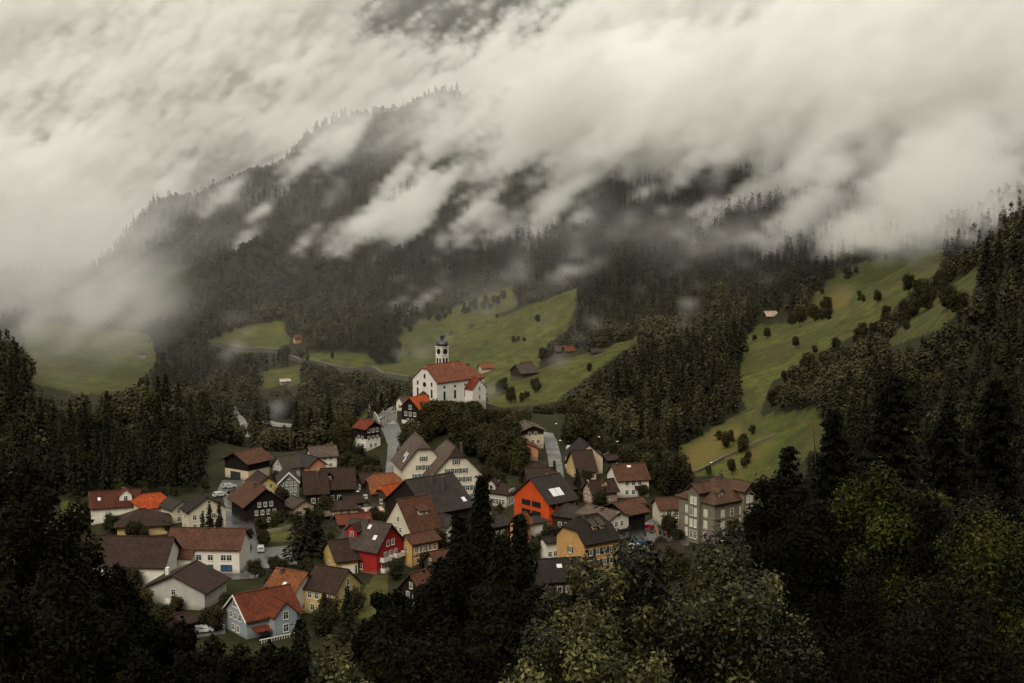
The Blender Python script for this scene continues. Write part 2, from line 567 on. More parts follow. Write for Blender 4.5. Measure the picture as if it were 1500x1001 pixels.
tag(obj('ground', gme), None, None, kind='structure')


def ribbon(name, pix, width, mat, lift=.06, kind='structure', pts=None):
    """strip laid over the ground along a line of photo pixels"""
    P = pts or [ground(*p) for p in pix]
    Q = []
    for a, c in zip(P[:-1], P[1:]):
        n = max(2, int((c - a).length / 3))
        Q += [a.lerp(c, i / n) for i in range(n)]
    Q.append(P[-1])
    w = width if isinstance(width, (list, tuple)) else [width, width]
    mb = MB(); rows = []
    for i, q in enumerate(Q):
        t = (Q[min(i + 1, len(Q) - 1)] - Q[max(i - 1, 0)]); t.z = 0; t.normalize()
        s = Vector((t.y, -t.x, 0)); ww = w[0] + (w[1] - w[0]) * i / max(1, len(Q) - 1)
        row = []
        for k in (-1, -.33, .33, 1):
            e = q + s * ww * .5 * k
            row.append((e.x, e.y, float(zt(e.x, e.y)) + lift))
        rows.append(row)
    for r0, r1 in zip(rows[:-1], rows[1:]):
        for k in range(3): mb.poly([r0[k], r0[k + 1], r1[k + 1], r1[k]])
    o = mb.build(name, mat)
    return tag(o, None, None, kind=kind)


def patch(name, pix, mat, lift=.05, n=10):
    """flat area over the ground inside a pixel quad (bilinear)"""
    G = [ground(*p) for p in pix]
    mb = MB()
    def pt(s, t):
        q = G[0].lerp(G[1], s).lerp(G[3].lerp(G[2], s), t)
        return (q.x, q.y, float(zt(q.x, q.y)) + lift)
    for i in range(n):
        for j in range(n):
            mb.poly([pt(i / n, j / n), pt((i + 1) / n, j / n), pt((i + 1) / n, (j + 1) / n), pt(i / n, (j + 1) / n)])
    return tag(mb.build(name, mat), None, None, kind='structure')


def asphalt():
    m, nt, b = _new('wet_asphalt')
    geo = nt.nodes.new('ShaderNodeNewGeometry'); P = geo.outputs['Position']
    n1 = _noise(nt, .12, 5, P); n2 = _noise(nt, 1.1, 5, P)
    c = _mix(nt, _map(nt, n2, .3, .7, 0, 1), (.05, .048, .044), (.10, .097, .09))
    nt.links.new(c, b.inputs['Base Color'])
    nt.links.new(_map(nt, n1, .4, .65, .18, .6), b.inputs['Roughness'])
    return m


M_ASPH = asphalt()
M_GRAV = plain('pale_gravel', (.20, .185, .155), .9, 0, .35)
M_WATER = plain('river_water', (.20, .20, .18), .25, 0, .5)

ribbon('road', [(574, 735), (575, 705), (578, 675), (580, 650), (574, 632), (568, 618), (558, 606)], [4.5, 6], M_ASPH)
ribbon('road', [(818, 712), (815, 690), (812, 668), (806, 645), (800, 634)], [4.2, 4.8], M_ASPH)
ribbon('road', [(905, 820), (940, 800), (960, 782), (975, 768), (1000, 756)], [9, 12], M_ASPH, .07)
ribbon('road', [(350, 850), (352, 825), (356, 800), (352, 775), (348, 745), (340, 715), (352, 704)], [9, 6], M_ASPH)
ribbon('road', [(470, 735), (530, 742), (560, 752), (640, 780)], 5, M_ASPH, .08)
ribbon('road', [(880, 660), (905, 675), (920, 682)], 4, M_ASPH)
patch('parking_area', [(352, 838), (440, 828), (428, 800), (358, 806)], M_ASPH, .1)
patch('parking_area', [(925, 815), (1010, 800), (1000, 758), (950, 770)], M_ASPH, .12)
patch('parking_area', [(318, 720), (372, 722), (378, 704), (326, 704)], M_ASPH, .1)
patch('parking_area', [(288, 935), (330, 930), (330, 915), (285, 918)], M_ASPH, .1)
patch('church_square', [(553, 624), (580, 622), (584, 604), (556, 602)], M_GRAV, .1)
ribbon('path', [(366, 642), (362, 628), (352, 616), (342, 606), (338, 598)], [4, 6], M_GRAV, .3)
ribbon('river_bank', [(383, 618), (400, 621), (420, 623), (440, 622)], 9, M_GRAV, .2)
ribbon('river', [(380, 621), (400, 624), (420, 626), (440, 625)], 6, M_WATER, .35)

# ------------------------------------------------------------------ buildings
WIN = {}
CAMV = Vector((0, 0, ZC))


def window_mesh(w, h, fm, shut, arch):
    key = (w, h, fm.name, shut.name if shut else None, arch)
    if key in WIN: return WIN[key]
    fr = MB(); t = .11
    if arch:
        n = 8
        prof = [(-w / 2, 0), (w / 2, 0)] + [(w / 2 * math.cos(math.pi * i / n), h - w / 2 + w / 2 * math.sin(math.pi * i / n)) for i in range(n + 1)]
        big = [(x * (1 + 2 * t / w), z + (z - h / 2) * .06) for x, z in prof]
        fr.poly([(x, -.04, z) for x, z in big])
        for i in range(len(big)):
            a, c = big[i], big[(i + 1) % len(big)]
            fr.poly([(a[0], .02, a[1]), (c[0], .02, c[1]), (c[0], -.04, c[1]), (a[0], -.04, a[1])])
        pn = MB(); pn.poly([(x, -.055, z) for x, z in prof])
    else:
        fr.box(-w / 2 - t, -w / 2, -.09, .02, -t, h + t); fr.box(w / 2, w / 2 + t, -.09, .02, -t, h + t)
        fr.box(-w / 2, w / 2, -.085, .02, h, h + t - .003); fr.box(-w / 2 - t, w / 2 + t, -.16, .02, -t - .06, -t)
        fr.box(-w / 2, w / 2, -.085, .02, -t, 0)
        fr.box(-.035, .035, -.08, .02, 0, h); fr.box(-w / 2, w / 2, -.078, .02, h * .62, h * .62 + .05)
        pn = MB(); pn.box(-w / 2, w / 2, -.045, -.01, 0, h)
    a = fr.mesh('window', fm); p = pn.mesh('pane', M_GLASS)
    s = None
    if shut:
        sm = MB(); sw = w * .55
        sm.box(-w / 2 - t - sw, -w / 2 - t - .01, -.07, -.015, -.05, h + .05)
        s = sm.mesh('shutter', shut)
        sm2 = MB(); sm2.box(w / 2 + t + .01, w / 2 + t + sw, -.07, -.015, -.05, h + .05)
        s = (s, sm2.mesh('shutter', shut))
    WIN[key] = (a, p, s)
    return WIN[key]


def put_window(root, x, y, z, rz, w=.95, h=1.25, fm=None, shut=None, arch=False, pane=None):
    a, p, s = window_mesh(w, h, fm or M_WHITE, shut, arch)
    o = obj('window', a, root, (x, y, z), rz)
    q = obj('pane', p, o)
    if pane is P_BLIND and rnd.random() < .3: pane = None
    if pane:
        q.data = p.copy(); q.data.materials[0] = pane
    if s:
        obj('shutter', s[0], o); obj('shutter', s[1], o)
    return o


def block(root, W, L, H, rise, wall, roof, dx=0, dy=0, rot=0, hip=0.0, ovs=.7, ovg=.6, base=-2.5, gwin=(), swin=(), gwin2=(), fh=2.7, win={},
          timber=None, zs=0, chim=(), sky=(), wname='wall', rname='roof', z0=.9, sp=2.0, roof_t=.22, gw=None):
    """one gabled or hipped volume; faces: near gable (-y), long sides (+x, -x), far gable (+y)"""
    par = root
    rw = root.matrix_basis if hasattr(root, 'matrix_basis') else Matrix()
    M = Matrix.Translation((dx, dy, 0)) @ Matrix.Rotation(rot, 4, 'Z')
    world_m = Matrix.Translation(root.location) @ Matrix.Rotation(root.rotation_euler.z, 4, 'Z') @ M
    hw, hl = W / 2, L / 2
    k = rise / hw
    RZ = H + rise
    if hip >= .99: xw = hw + ovs
    else: xw = hw * hip
    zw = RZ - k * xw
    # walls
    gz = min(RZ - .05, RZ - k * xw + (.0 if hip >= .99 else ovg * k * .6))
    gx = (RZ - gz) / k
    if hip >= .99: gz, gx = H, hw

    def tr(p): return M @ Vector(p)

    def wallring(mb, za, zb):
        """walls between heights za and zb (zb None: up to the gable tops)"""
        cs = [(-hw, -hl), (hw, -hl), (hw, hl), (-hw, hl)]
        top = H if zb is None else zb
        for i in range(4):
            a, c = cs[i], cs[(i + 1) % 4]
            mb.poly([tr((a[0], a[1], za)), tr((c[0], c[1], za)), tr((c[0], c[1], top)), tr((a[0], a[1], top))])
        if zb is None and hip < .99:
            for y in (-hl, hl):
                pts = [(-hw, y, H), (hw, y, H), (gx, y, gz), (-gx, y, gz)]
                if y > 0: pts.reverse()
                mb.poly([tr(p) for p in pts])
    if timber:
        mb = MB(); wallring(mb, base, zs); mb.build(wname, wall, root)
        mb = MB(); hw += .04; hl += .04; wallring(mb, zs, None); mb.build('timber_storey', timber, root); hw -= .04; hl -= .04
    else:
        mb = MB(); wallring(mb, base, None); mb.build(wname, wall, root)
    # roof
    mb = MB(); o = .04
    ye = hl + ovg; s = xw * (1 if hip >= .99 else .8) if hip > 0 else 0
    s = min(s, ye - .2)
    ez = H - k * ovs
    for sd in (-1, 1):
        pts = [(sd * (hw + ovs), -ye, ez), (sd * (hw + ovs), ye, ez)]
        if hip > 0:
            if hip < .99: pts += [(sd * xw, ye, zw)]
            pts += [(0, ye - s, RZ), (0, -ye + s, RZ)]
            if hip < .99: pts += [(sd * xw, -ye, zw)]
        else:
            pts += [(0, ye, RZ), (0, -ye, RZ)]
        mb.slab([tr((p[0], p[1], p[2] + roof_t + o)) for p in pts], roof_t)
    if hip > 0:
        for sg in (-1, 1):
            mb.slab([tr((-xw, sg * ye, zw + roof_t + o)), tr((xw, sg * ye, zw + roof_t + o)), tr((0, sg * (ye - s), RZ + roof_t + o))], roof_t)
    yr = ye - s
    mb.box(0, 0, 0, 0, 0, 0) if False else None
    c0, c1 = tr((-.16, -yr, 0)), tr((.16, yr, 0))
    q = [tr((-.16, -yr, RZ + roof_t + .02)), tr((.16, -yr, RZ + roof_t + .02)), tr((.16, yr, RZ + roof_t + .02)), tr((-.16, yr, RZ + roof_t + .02))]
    up = Vector((0, 0, .14)); mb.slab([p + up for p in q], .2)
    ro = mb.build(rname, roof, root)
    # chimneys and skylights on the roof
    for t, sx_, hh in chim:
        x = sx_ * hw; y = t * hl
        zb = RZ - abs(x) * k
        cm = MB(); cc = tr((x, y, 0))
        cm.box(cc.x - .35, cc.x + .35, cc.y - .35, cc.y + .35, zb - .5, RZ + hh)
        cm.box(cc.x - .45, cc.x + .45, cc.y - .45, cc.y + .45, RZ + hh, RZ + hh + .12)
        cm.build('chimney', M_CHIM, ro)
    for t, f, w_, h_ in sky:        # f: signed fraction down the slope
        y = t * hl; sd = 1 if f > 0 else -1; f = abs(f)
        ln = math.hypot(1, k)
        x0 = f * hw; x1 = x0 + h_ / ln
        zz = roof_t + o + .05
        cm = MB()
        cm.slab([tr((sd * x0, y - w_ / 2, RZ - k * x0 + zz)), tr((sd * x0, y + w_ / 2, RZ - k * x0 + zz)), tr((sd * x1, y + w_ / 2, RZ - k * x1 + zz)), tr((sd * x1, y - w_ / 2, RZ - k * x1 + zz))], .1)
        cm.build('skylight', M_SKYL, ro)

    # windows
    def face(kind):
        if kind == 'g': return (0, -hl), 0.0, W
        if kind == 'b': return (0, hl), math.pi, W
        if kind == 'r': return (hw, 0), math.pi / 2, L
        return (-hw, 0), -math.pi / 2, L

    for kind, rows in (('g', gwin), ('b', gwin2), ('r', swin), ('l', swin)):
        if not rows: continue
        (fx, fy), fr, fw = face(kind)
        n = world_m.to_3x3() @ (Matrix.Rotation(fr, 3, 'Z') @ Vector((0, -1, 0)))
        cpos = world_m @ Vector((fx, fy, H / 2))
        if (CAMV - cpos).normalized().dot(n) < .03: continue
        for i, cnt in enumerate(rows):
            z = z0 + i * fh
            av = fw * .86
            ww, wh = win.get('w', .95), win.get('h', 1.25)
            if gw and kind in 'gb': ww = gw
            pad = .06 if timber and z > zs - .3 else .0
            if kind in 'gb' and z + wh > H - .1: av = max(.5, 2 * (RZ - z - wh - .25) / k)
            if kind in 'rl' and z + wh > H - .15: continue
            if cnt <= 0: continue
            st = min(sp, av / cnt)
            for j in range(cnt):
                if rnd.random() < win.get('skip', 0): continue
                p = Matrix.Rotation(fr, 3, 'Z') @ Vector(((j - (cnt - 1) / 2) * st, -pad, 0))
                p = tr((fx + p.x, fy + p.y, z))
                put_window(root, p.x, p.y, z, fr + rot, ww, wh, win.get('fm'), win.get('shut') if st > ww * 1.8 else None, win.get('arch', False), win.get('pane'))
    return ro


def balcony(root, W, L, face, z, w, mat, x=0.0, depth=1.2):
    hw, hl = W / 2, L / 2
    rz, c = {'g': (0, (x, -hl)), 'r': (math.pi / 2, (hw, x)), 'l': (-math.pi / 2, (-hw, x))}[face]
    mb = MB()
    mb.box(-w / 2, w / 2, -depth, -.02, z - .15, z)
    mb.box(-w / 2, w / 2, -depth, -depth + .06, z + .12, z + 1.0)
    mb.box(-w / 2, -w / 2 + .06, -depth + .06, -.02, z + .12, z + 1.0)
    mb.box(w / 2 - .06, w / 2, -depth + .06, -.02, z + .12, z + 1.0)
    return mb.build('balcony', mat, root, (c[0], c[1], 0), rz)


def dormer(root, W, H, rise, side, y, w, h, wall, roof, kind='gable', at=.62):
    """a dormer standing on the slope; at = fraction of half width where its front stands"""
    hw = W / 2; k = rise / hw; RZ = H + rise
    xf = side * hw * at; zb = RZ - k * abs(xf)
    mb = MB(); zt_ = zb + h
    rr = w * .45
    xi = side * max(0, (RZ - zt_) / k)
    for s_ in (-1, 1):
        mb.poly([(xf, y + s_ * w / 2, zb - .1), (xf, y + s_ * w / 2, zt_), (xi, y + s_ * w / 2, zt_), (xi, y + s_ * w / 2, zb - .1)])
    if kind == 'gable': mb.poly([(xf, y - w / 2, zb - .1), (xf, y + w / 2, zb - .1), (xf, y + w / 2, zt_), (xf, y, zt_ + rr), (xf, y - w / 2, zt_)])
    else: mb.poly([(xf, y - w / 2, zb - .1), (xf, y + w / 2, zb - .1), (xf, y + w / 2, zt_), (xf, y - w / 2, zt_)])
    d = mb.build('dormer', wall, root)
    rb = MB(); xo = xf + side * .4
    if kind == 'gable':
        xr = side * max(0, (RZ - zt_ - rr) / k)
        for s_ in (-1, 1):
            e = 1.25
            rb.slab([(xo, y + s_ * w / 2 * e, zt_ + rr - rr * e + .2), (xo, y, zt_ + rr + .2), (xr, y, zt_ + rr + .2), (xi, y + s_ * w / 2 * e, zt_ + rr - rr * e + .2)], .15)
    else:
        xr = side * max(0, (RZ - zt_ - .6) / k * .55)
        zr = min(RZ - k * abs(xr) + .25, zt_ + 1.6)
        rb.slab([(xo, y - w / 2 - .25, zt_ + .12), (xo, y + w / 2 + .25, zt_ + .12), (xr, y + w / 2 + .25, zr), (xr, y - w / 2 - .25, zr)], .15)
    rb.build('dormer_roof', roof, d)
    put_window(d, xf, y, zb + .15, side * math.pi / 2, min(.9, w * .5), max(.6, h * .75))
    return d


M_CHIM = wallmat((.10, .075, .06))
WHITE, CREAM, IVORY = wallmat((.86, .81, .70)), wallmat((.70, .58, .40)), wallmat((.70, .63, .47))
YEL, OCH, YEL2 = wallmat((.62, .42, .14)), wallmat((.58, .34, .12)), wallmat((.62, .46, .20))
REDW, ORNG, SALM, PINK = wallmat((.36, .022, .022)), wallmat((.62, .085, .016)), wallmat((.60, .27, .15)), wallmat((.48, .30, .24), 'shingle')
BLUE, GREYS, BLACKT = wallmat((.33, .37, .40)), wallmat((.20, .21, .19), 'shingle'), wallmat((.016, .012, .010), 'timber')
DKBR, TIMB, LGREY = wallmat((.045, .028, .018), 'timber'), wallmat((.07, .045, .03), 'timber'), wallmat((.52, .50, .45))
R_BRN, R_DBR, R_RUST, R_ORG = roofmat((.085, .045, .030)), roofmat((.048, .030, .023)), roofmat((.17, .048, .022)), roofmat((.50, .10, .020))
R_OBR, R_GRY, R_SLT, R_LGR = roofmat((.26, .105, .042)), roofmat((.085, .078, .070)), roofmat((.045, .045, .045)), roofmat((.14, .125, .11))
R_BLK, R_RED, R_CH = roofmat((.026, .023, .022)), roofmat((.19, .040, .025)), roofmat((.24, .10, .062))
R_MBR = roofmat((.115, .058, .036))
S_GREEN, S_DARK = plain('green_shutter', (.10, .14, .12), .6), plain('dark_shutter', (.03, .035, .03), .6)
P_BLUE, P_BLIND = plain('blue_pane', (.03, .10, .20), .25), plain('window_blind', (.50, .47, .38), .7)


def house(name, label, cx, ey, by, a, wg=0, wl=0, pitch=38, W=None, L=None, wall=WHITE, roof=R_BRN, cat='house', zadd=0.0, **kw):
    """near corner at pixel (cx, by), eave there at row ey; a = ridge azimuth; wg, wl = widths in pixels of gable and long side"""
    C0 = ground(cx, by)
    d = C0.y; m = d / F
    A = R(a)
    W = W or wg * m / max(.2, abs(math.cos(A))); L = L or wl * m / max(.2, abs(math.sin(A)))
    H = (by - ey) * m * 1.03
    u = Vector((math.sin(A), math.cos(A), 0))
    v = Vector((-math.cos(A), math.sin(A), 0)) if a > 0 else Vector((math.cos(A), -math.sin(A), 0))
    c = C0 + u * (L / 2) + v * (W / 2)
    c.z = C0.z + zadd
    root = thing(name, label, cat, c, -A, kw.pop('group', None))
    rise = math.tan(R(pitch)) * W / 2
    root['dims'] = (W, L, H, rise)
    del root['dims']
    ro = block(root, W, L, H, rise, wall, roof, **kw)
    return root, W, L, H, rise, ro


HB = 'house'
# front row
h, W, L, H, r, ro = house('grey_blue_house', 'grey blue house with rust roof and white balustraded terrace in front', 362, 908, 938, 52, 43, 72, 40, wall=BLUE, roof=R_RUST, gwin=[2, 3, 2], swin=[1, 1], z0=.7, fh=2.6, chim=[(.2, -.1, .5)])
rt = MB(); rt.box(0, 0, 0, 0, 0, 0)
block(h, 5.4, 4.6, H + .2, 2.6, BLUE, R_RUST, dx=W / 2 + .2, dy=L * .12, rot=math.pi / 2, gwin=[1, 1], swin=[1, 1], wname='wing_wall', rname='wing_roof', ovg=.4, ovs=.45, win={'w': 1.1, 'h': 1.5})
mb = MB()
for k in range(12): mb.box(W / 2 + 1.2 + 3.0, W / 2 + 4.3, -L * .42 + k * .6, -L * .42 + k * .6 + .12, -.4, .7)
mb.box(W / 2 + 4.15, W / 2 + 4.35, -L * .45, L * .22, .7, .85); mb.box(W / 2 + 1.0, W / 2 + 4.4, -L * .45, L * .22, -2.5, -.4)
mb.build('terrace_balustrade', M_WHITE, h)
mb = MB(); mb.slab([(W / 2 + .1, -L * .42, 2.5), (W / 2 + 2.4, -L * .42, 1.9), (W / 2 + 2.4, -L * .14, 1.9), (W / 2 + .1, -L * .14, 2.5)], .15); mb.build('porch_roof', R_RED, h)
# white verge boards
for sy in (-1,):
    mb = MB()
    for sd in (-1, 1):
        e = W / 2 + .75; kk = r / (W / 2)
        mb.slab([(0, -L / 2 - .75, H + r + .28), (0, -L / 2 - .6, H + r + .28), (sd * e, -L / 2 - .6, H + r - kk * e + .28), (sd * e, -L / 2 - .75, H + r - kk * e + .28)], .35)
    mb.build('verge_board', M_WHITE, h)

house('white_house', 'white house with orange brown tiled roof behind the grey blue house', 428, 872, 905, -60, 35, 46, 36, roof=R_OBR, gwin=[2, 1], swin=[3, 3], sky=[(-.1, -.55, .9, 1.3)], chim=[(.5, -.2, .6)])
house('yellow_house', 'ochre yellow house with dark brown roof just left of the lawn', 492, 868, 906, -60, 32, 51, 40, wall=YEL2, roof=R_DBR, gwin=[1, 2, 1], swin=[3, 4], win={'h': 1.3}, ovs=.5, ovg=.4)
h, W, L, H, r, ro = house('yellow_house', 'low yellow house with garage under a dark brown roof, left of the red house', 493, 822, 844, 65, 28, 31, 34, wall=YEL, roof=R_DBR, gwin=[1, 0], swin=[0, 0], z0=1.2)
mb = MB(); mb.box(-1.6, 1.6, -.08, .02, 0, 2.2); mb.build('garage_door', M_WHITE, h, (W / 2, L * .05, 0), math.pi / 2)
put_window(h, W / 2, L * .36, 0, math.pi / 2, 1.0, 2.0)
h, W, L, H, r, ro = house('red_house', 'bright red gabled house with white balconies and dark grey roof', 552, 807, 843, -57, 37, 62, 44, wall=REDW, roof=R_GRY, gwin=[4, 3, 2], swin=[2, 0], sky=[(-.1, -.15, .9, 1.2), (-.62, -.5, 1.0, 1.3)], chim=[(.1, -.08, .7)], z0=.8, win={'w': 1.0, 'h': 1.3})
balcony(h, W, L, 'g', 2.95, 3.6, M_WHITE, -W * .22); balcony(h, W, L, 'g', 2.95, 3.4, M_WHITE, W * .25); balcony(h, W, L, 'g', .3, 3.6, M_WHITE, -W * .2)
dormer(h, W, H, r, -1, L * .25, 3.4, 1.9, REDW, R_DBR, at=.7)
h, W, L, H, r, ro = house('cream_house', 'cream house with steep red brown roof behind the red house', 602, 776, 806, 52, 41, 42, 50, wall=IVORY, roof=R_MBR, gwin=[2, 2, 1], swin=[2, 2], z0=1.0)
dormer(h, W, H, r, 1, L * .1, 3.0, 1.2, IVORY, R_MBR, 'shed')
h, W, L, H, r, ro = house('yellow_house', 'yellow half timbered house with brown roof, right of the red house', 604, 796, 832, 50, 20, 38, 30, wall=YEL, roof=R_MBR, gwin=[0, 1], swin=[4, 5], win={'w': .8, 'h': 1.3}, sp=1.5)
mb = MB()
for k in range(7): mb.box(W / 2 + .01, W / 2 + .05, -L / 2 + k * (L - .2) / 6, -L / 2 + k * (L - .2) / 6 + .2, -.5, H)
for zz in (.2, 2.65, H - .35): mb.box(W / 2 + .012, W / 2 + .06, -L / 2, L / 2, zz, zz + .18)
mb.build('timber_frame', R_RED, h)
house('timber_barn', 'large black timber barn with slate grey roof below the cream gabled inn', 628, 752, 782, 50, 72, 66, 36, wall=BLACKT, roof=R_SLT, gwin=[1, 0], swin=[2, 0], cat='barn', sky=[(.75, .75, 1.2, 1.6)], chim=[(-.1, .25, .9), (.2, .45, .5)])
house('brown_house', 'brown house with rust orange roof left of the cream gabled inn', 545, 722, 742, 76, 14, 46, 36, wall=TIMB, roof=R_OBR, hip=.5, swin=[3, 0])
h, W, L, H, r, ro = house('hip_gable_cottage', 'small cottage with bright orange tiled half hipped roof beside the rust roofed house', 566, 724, 744, 40, 16, 26, 42, wall=TIMB, roof=R_ORG, hip=.5, gwin=[1])
# cream inn with two gables
kw = dict(wall=wallmat((.78, .71, .56)), hip=.32, ovs=.8, ovg=.9, fh=2.6, z0=.4, win={'shut': S_GREEN, 'w': 1.0, 'h': 1.35}, sp=2.3)
house('cream_inn', 'cream inn with steep grey roof and green shutters, left and taller of the pair', 590, 684, 730, -15, 62, 0, 50, L=14, roof=R_LGR, gwin=[4, 4, 3, 2, 1], swin=[0, 0], sky=[(-.5, -.6, 1.0, 1.6), (-.2, -.6, 1.0, 1.6), (-.65, -.75, 1.0, 1.6)], cat='inn', **kw)
h, W, L, H, r, ro = house('cream_inn', 'broad cream gabled inn with four rows of green shuttered windows', 630, 700, 736, -15, 78, 0, 47, L=14, roof=R_LGR, gwin=[6, 6, 4, 3, 1], swin=[0, 0], cat='inn', chim=[(-.2, .35, .3)], **kw)
ro.data.materials.append(R_DBR)
ro.data.polygons.foreach_set('material_index', [0 if i < 8 else 1 for i in range(len(ro.data.polygons))])
house('link_building', 'low brown roofed building linking the two cream inns', 622, 706, 728, 75, 8, 20, 40, wall=IVORY, roof=R_DBR, cat='building')
h, W, L, H, r, ro = house('villa', 'pale grey villa with many windows and dark hipped roof left of the orange house', 742, 724, 744, -60, 16, 34, 36, wall=LGREY, roof=R_DBR, hip=.99, gwin=[3, 3], swin=[6, 6], z0=.7, win={'w': .9, 'h': 1.5}, sp=1.5, ovs=.5, ovg=.5, cat='villa', chim=[(.1, -.1, .8)])
dormer(h, W, H, r, -1, L * .22, 2.6, 1.8, LGREY, R_DBR, at=.8)
house('dark_house', 'dark brown roofed house behind the pale grey villa', 774, 703, 720, 80, 8, 42, 32, wall=DKBR, roof=R_DBR, swin=[3])
h, W, L, H, r, ro = house('orange_house', 'large vivid orange house with dark grey roof and solar panels', 804, 737, 776, 49, 52, 42, 38, wall=ORNG, roof=R_SLT, gwin=[2, 2, 2], swin=[3, 4, 4], fh=2.6, z0=.3, sp=4.2, win={'w': .95, 'h': 1.15, 'fm': M_METAL}, gw=3.3, chim=[(.1, .05, .6)])
k_ = r / (W / 2)
for q in range(2):
    mb = MB(); y0 = -L * .22 + q * L * .21; x0, x1 = W * .27, W * .42
    mb.slab([(x0, y0, H + r - k_ * x0 + .36), (x0, y0 + L * .19, H + r - k_ * x0 + .36), (x1, y0 + L * .19, H + r - k_ * x1 + .36), (x1, y0, H + r - k_ * x1 + .36)], .08)
    mb.build('solar_panel', M_SKYL, ro)
house('salmon_cottage', 'narrow salmon cottage with orange brown roof below the orange house', 764, 768, 800, 32, 17, 14, 48, wall=SALM, roof=R_OBR, gwin=[1, 1], swin=[1], cat='cottage')
house('white_cottage', 'small white and black cottage with grey roof below the orange house', 778, 766, 788, 58, 12, 26, 26, wall=WHITE, roof=R_SLT, hip=.99, swin=[0, 3], gwin=[1, 1], cat='cottage', z0=.2)
h, W, L, H, r, ro = house('ochre_house', 'big ochre yellow house with dark half hipped roof and dark shutters', 856, 795, 846, 54, 40, 52, 42, wall=OCH, roof=R_BLK, hip=.5, gwin=[2, 2, 1], swin=[4, 4, 4], fh=2.75, z0=-.4, win={'shut': S_DARK, 'w': .9, 'h': 1.35}, sp=2.1, chim=[(-.3, .1, .7)])
dormer(h, W, H, r, 1, -L * .02, 1.3, 1.0, OCH, R_GRY, 'shed', at=.6); dormer(h, W, H, r, 1, L * .2, 1.3, 1.0, OCH, R_GRY, 'shed', at=.6)
h, W, L, H, r, ro = house('white_house', 'tall white house with dark balconies and flat grey roof beside the square', 892, 762, 808, -42, 31, 44, 22, wall=WHITE, roof=R_LGR, gwin=[2, 2, 2, 1], swin=[2, 2], fh=2.5, chim=[(-.1, -.3, .5), (.4, -.2, .4)])
for z in (1.9, 4.4): balcony(h, W, L, 'g', z, W * .55, M_WOOD, W * .18)
house('slate_roof_house', 'dark house with slate hipped roof between the orange and ochre houses', 842, 758, 780, -60, 20, 34, 32, wall=DKBR, roof=R_SLT, hip=.8, swin=[2])
house('timber_barn', 'dark timber barn with broad brown roof beside the car park', 920, 753, 786, 50, 36, 27, 22, wall=BLACKT, roof=R_MBR, cat='barn', ovs=1.2, ovg=1.2)
h, W, L, H, r, ro = house('pink_house', 'pink shingled house with dark roof and a small dormer', 868, 722, 740, 62, 13, 38, 45, wall=PINK, roof=R_DBR, gwin=[2, 2, 1], swin=[3, 2], fh=2.4, win={'w': .8, 'h': 1.0})
dormer(h, W, H, r, 1, L * .05, 1.9, 1.2, SALM, R_DBR)
h, W, L, H, r, ro = house('white_house', 'white house with broad brown roof and upper balcony near the forest edge', 905, 704, 730, 76, 13, 47, 33, roof=R_MBR, gwin=[1, 1], swin=[3, 3], chim=[(-.75, .1, .5)], sky=[(.0, .12, 1.2, .8)])
balcony(h, W, L, 'r', 2.6, L * .35, M_WOOD, L * .22)
house('yellow_cottage', 'small yellow cottage with brown roof in front of the dark steep roofed house', 846, 691, 706, 78, 14, 28, 36, wall=YEL2, roof=R_DBR, swin=[4], gwin=[1], cat='cottage')
house('steep_roof_house', 'cream house under a steep dark roof above the yellow cottage', 840, 672, 696, -12, 44, 0, 42, L=11, wall=CREAM, roof=R_BLK, gwin=[3, 2, 1], win={'w': 1.4, 'h': 1.7})
house('bungalow', 'salmon bungalow with low red brown roof below the grey roofed chalet', 751, 659, 674, -10, 38, 0, 25, L=9, wall=SALM, roof=R_RED, gwin=[2], win={'w': 1.4}, cat='bungalow')
h, W, L, H, r, ro = house('chalet', 'cream chalet with pale grey low roof on the knoll road', 764, 632, 655, -14, 33, 0, 22, L=12, wall=CREAM, roof=R_LGR, gwin=[3, 2], timber=TIMB, zs=4.0, cat='chalet', ovs=1.2, ovg=1.4)
h, W, L, H, r, ro = house('hall', 'brown roofed timber hall with cream ground floor and garage, highest at far left', 364, 678, 705, 36, 40, 26, 26, wall=CREAM, roof=R_MBR, timber=BLACKT, zs=3.0, ovs=1.2, ovg=1.4, cat='hall')
mb = MB(); mb.box(-2.2, 2.2, -.08, .02, -.2, 2.3); mb.build('garage_door', S_DARK, h, (-.5, -L / 2, 0), 0)
house('grey_roof_house', 'dark grey roofed house left of the pink walled one', 416, 686, 702, 50, 20, 22, 42, wall=LGREY, roof=R_GRY, gwin=[2, 1], swin=[2])
house('pink_gable_house', 'small house with pinkish gable and dark grey roof behind the grey shingled house', 452, 684, 699, -38, 24, 34, 36, wall=SALM, roof=R_SLT, gwin=[2], swin=[2])
house('white_house', 'white house with grey roof standing highest, left of the knoll road', 457, 669, 688, 70, 10, 36, 38, roof=R_LGR, swin=[3, 3], gwin=[1, 1], z0=.6, fh=2.3, win={'h': 1.0})
h, W, L, H, r, ro = house('shingled_house', 'narrow grey shingled house with white gable trim and rows of windows', 409, 707, 732, -12, 29, 0, 44, L=10, wall=GREYS, roof=R_SLT, gwin=[3, 4, 4, 1], fh=1.9, z0=.3, sp=1.45, win={'w': .6, 'h': 1.0}, ovs=.5)
mb = MB()
for sd in (-1, 1):
    e = W / 2 + .55; kk = r / (W / 2)
    mb.slab([(0, -L / 2 - .78, H + r + .3), (0, -L / 2 - .6, H + r + .3), (sd * e, -L / 2 - .6, H + r - kk * e + .3), (sd * e, -L / 2 - .78, H + r - kk * e + .3)], .5)
mb.build('verge_board', M_WHITE, h)
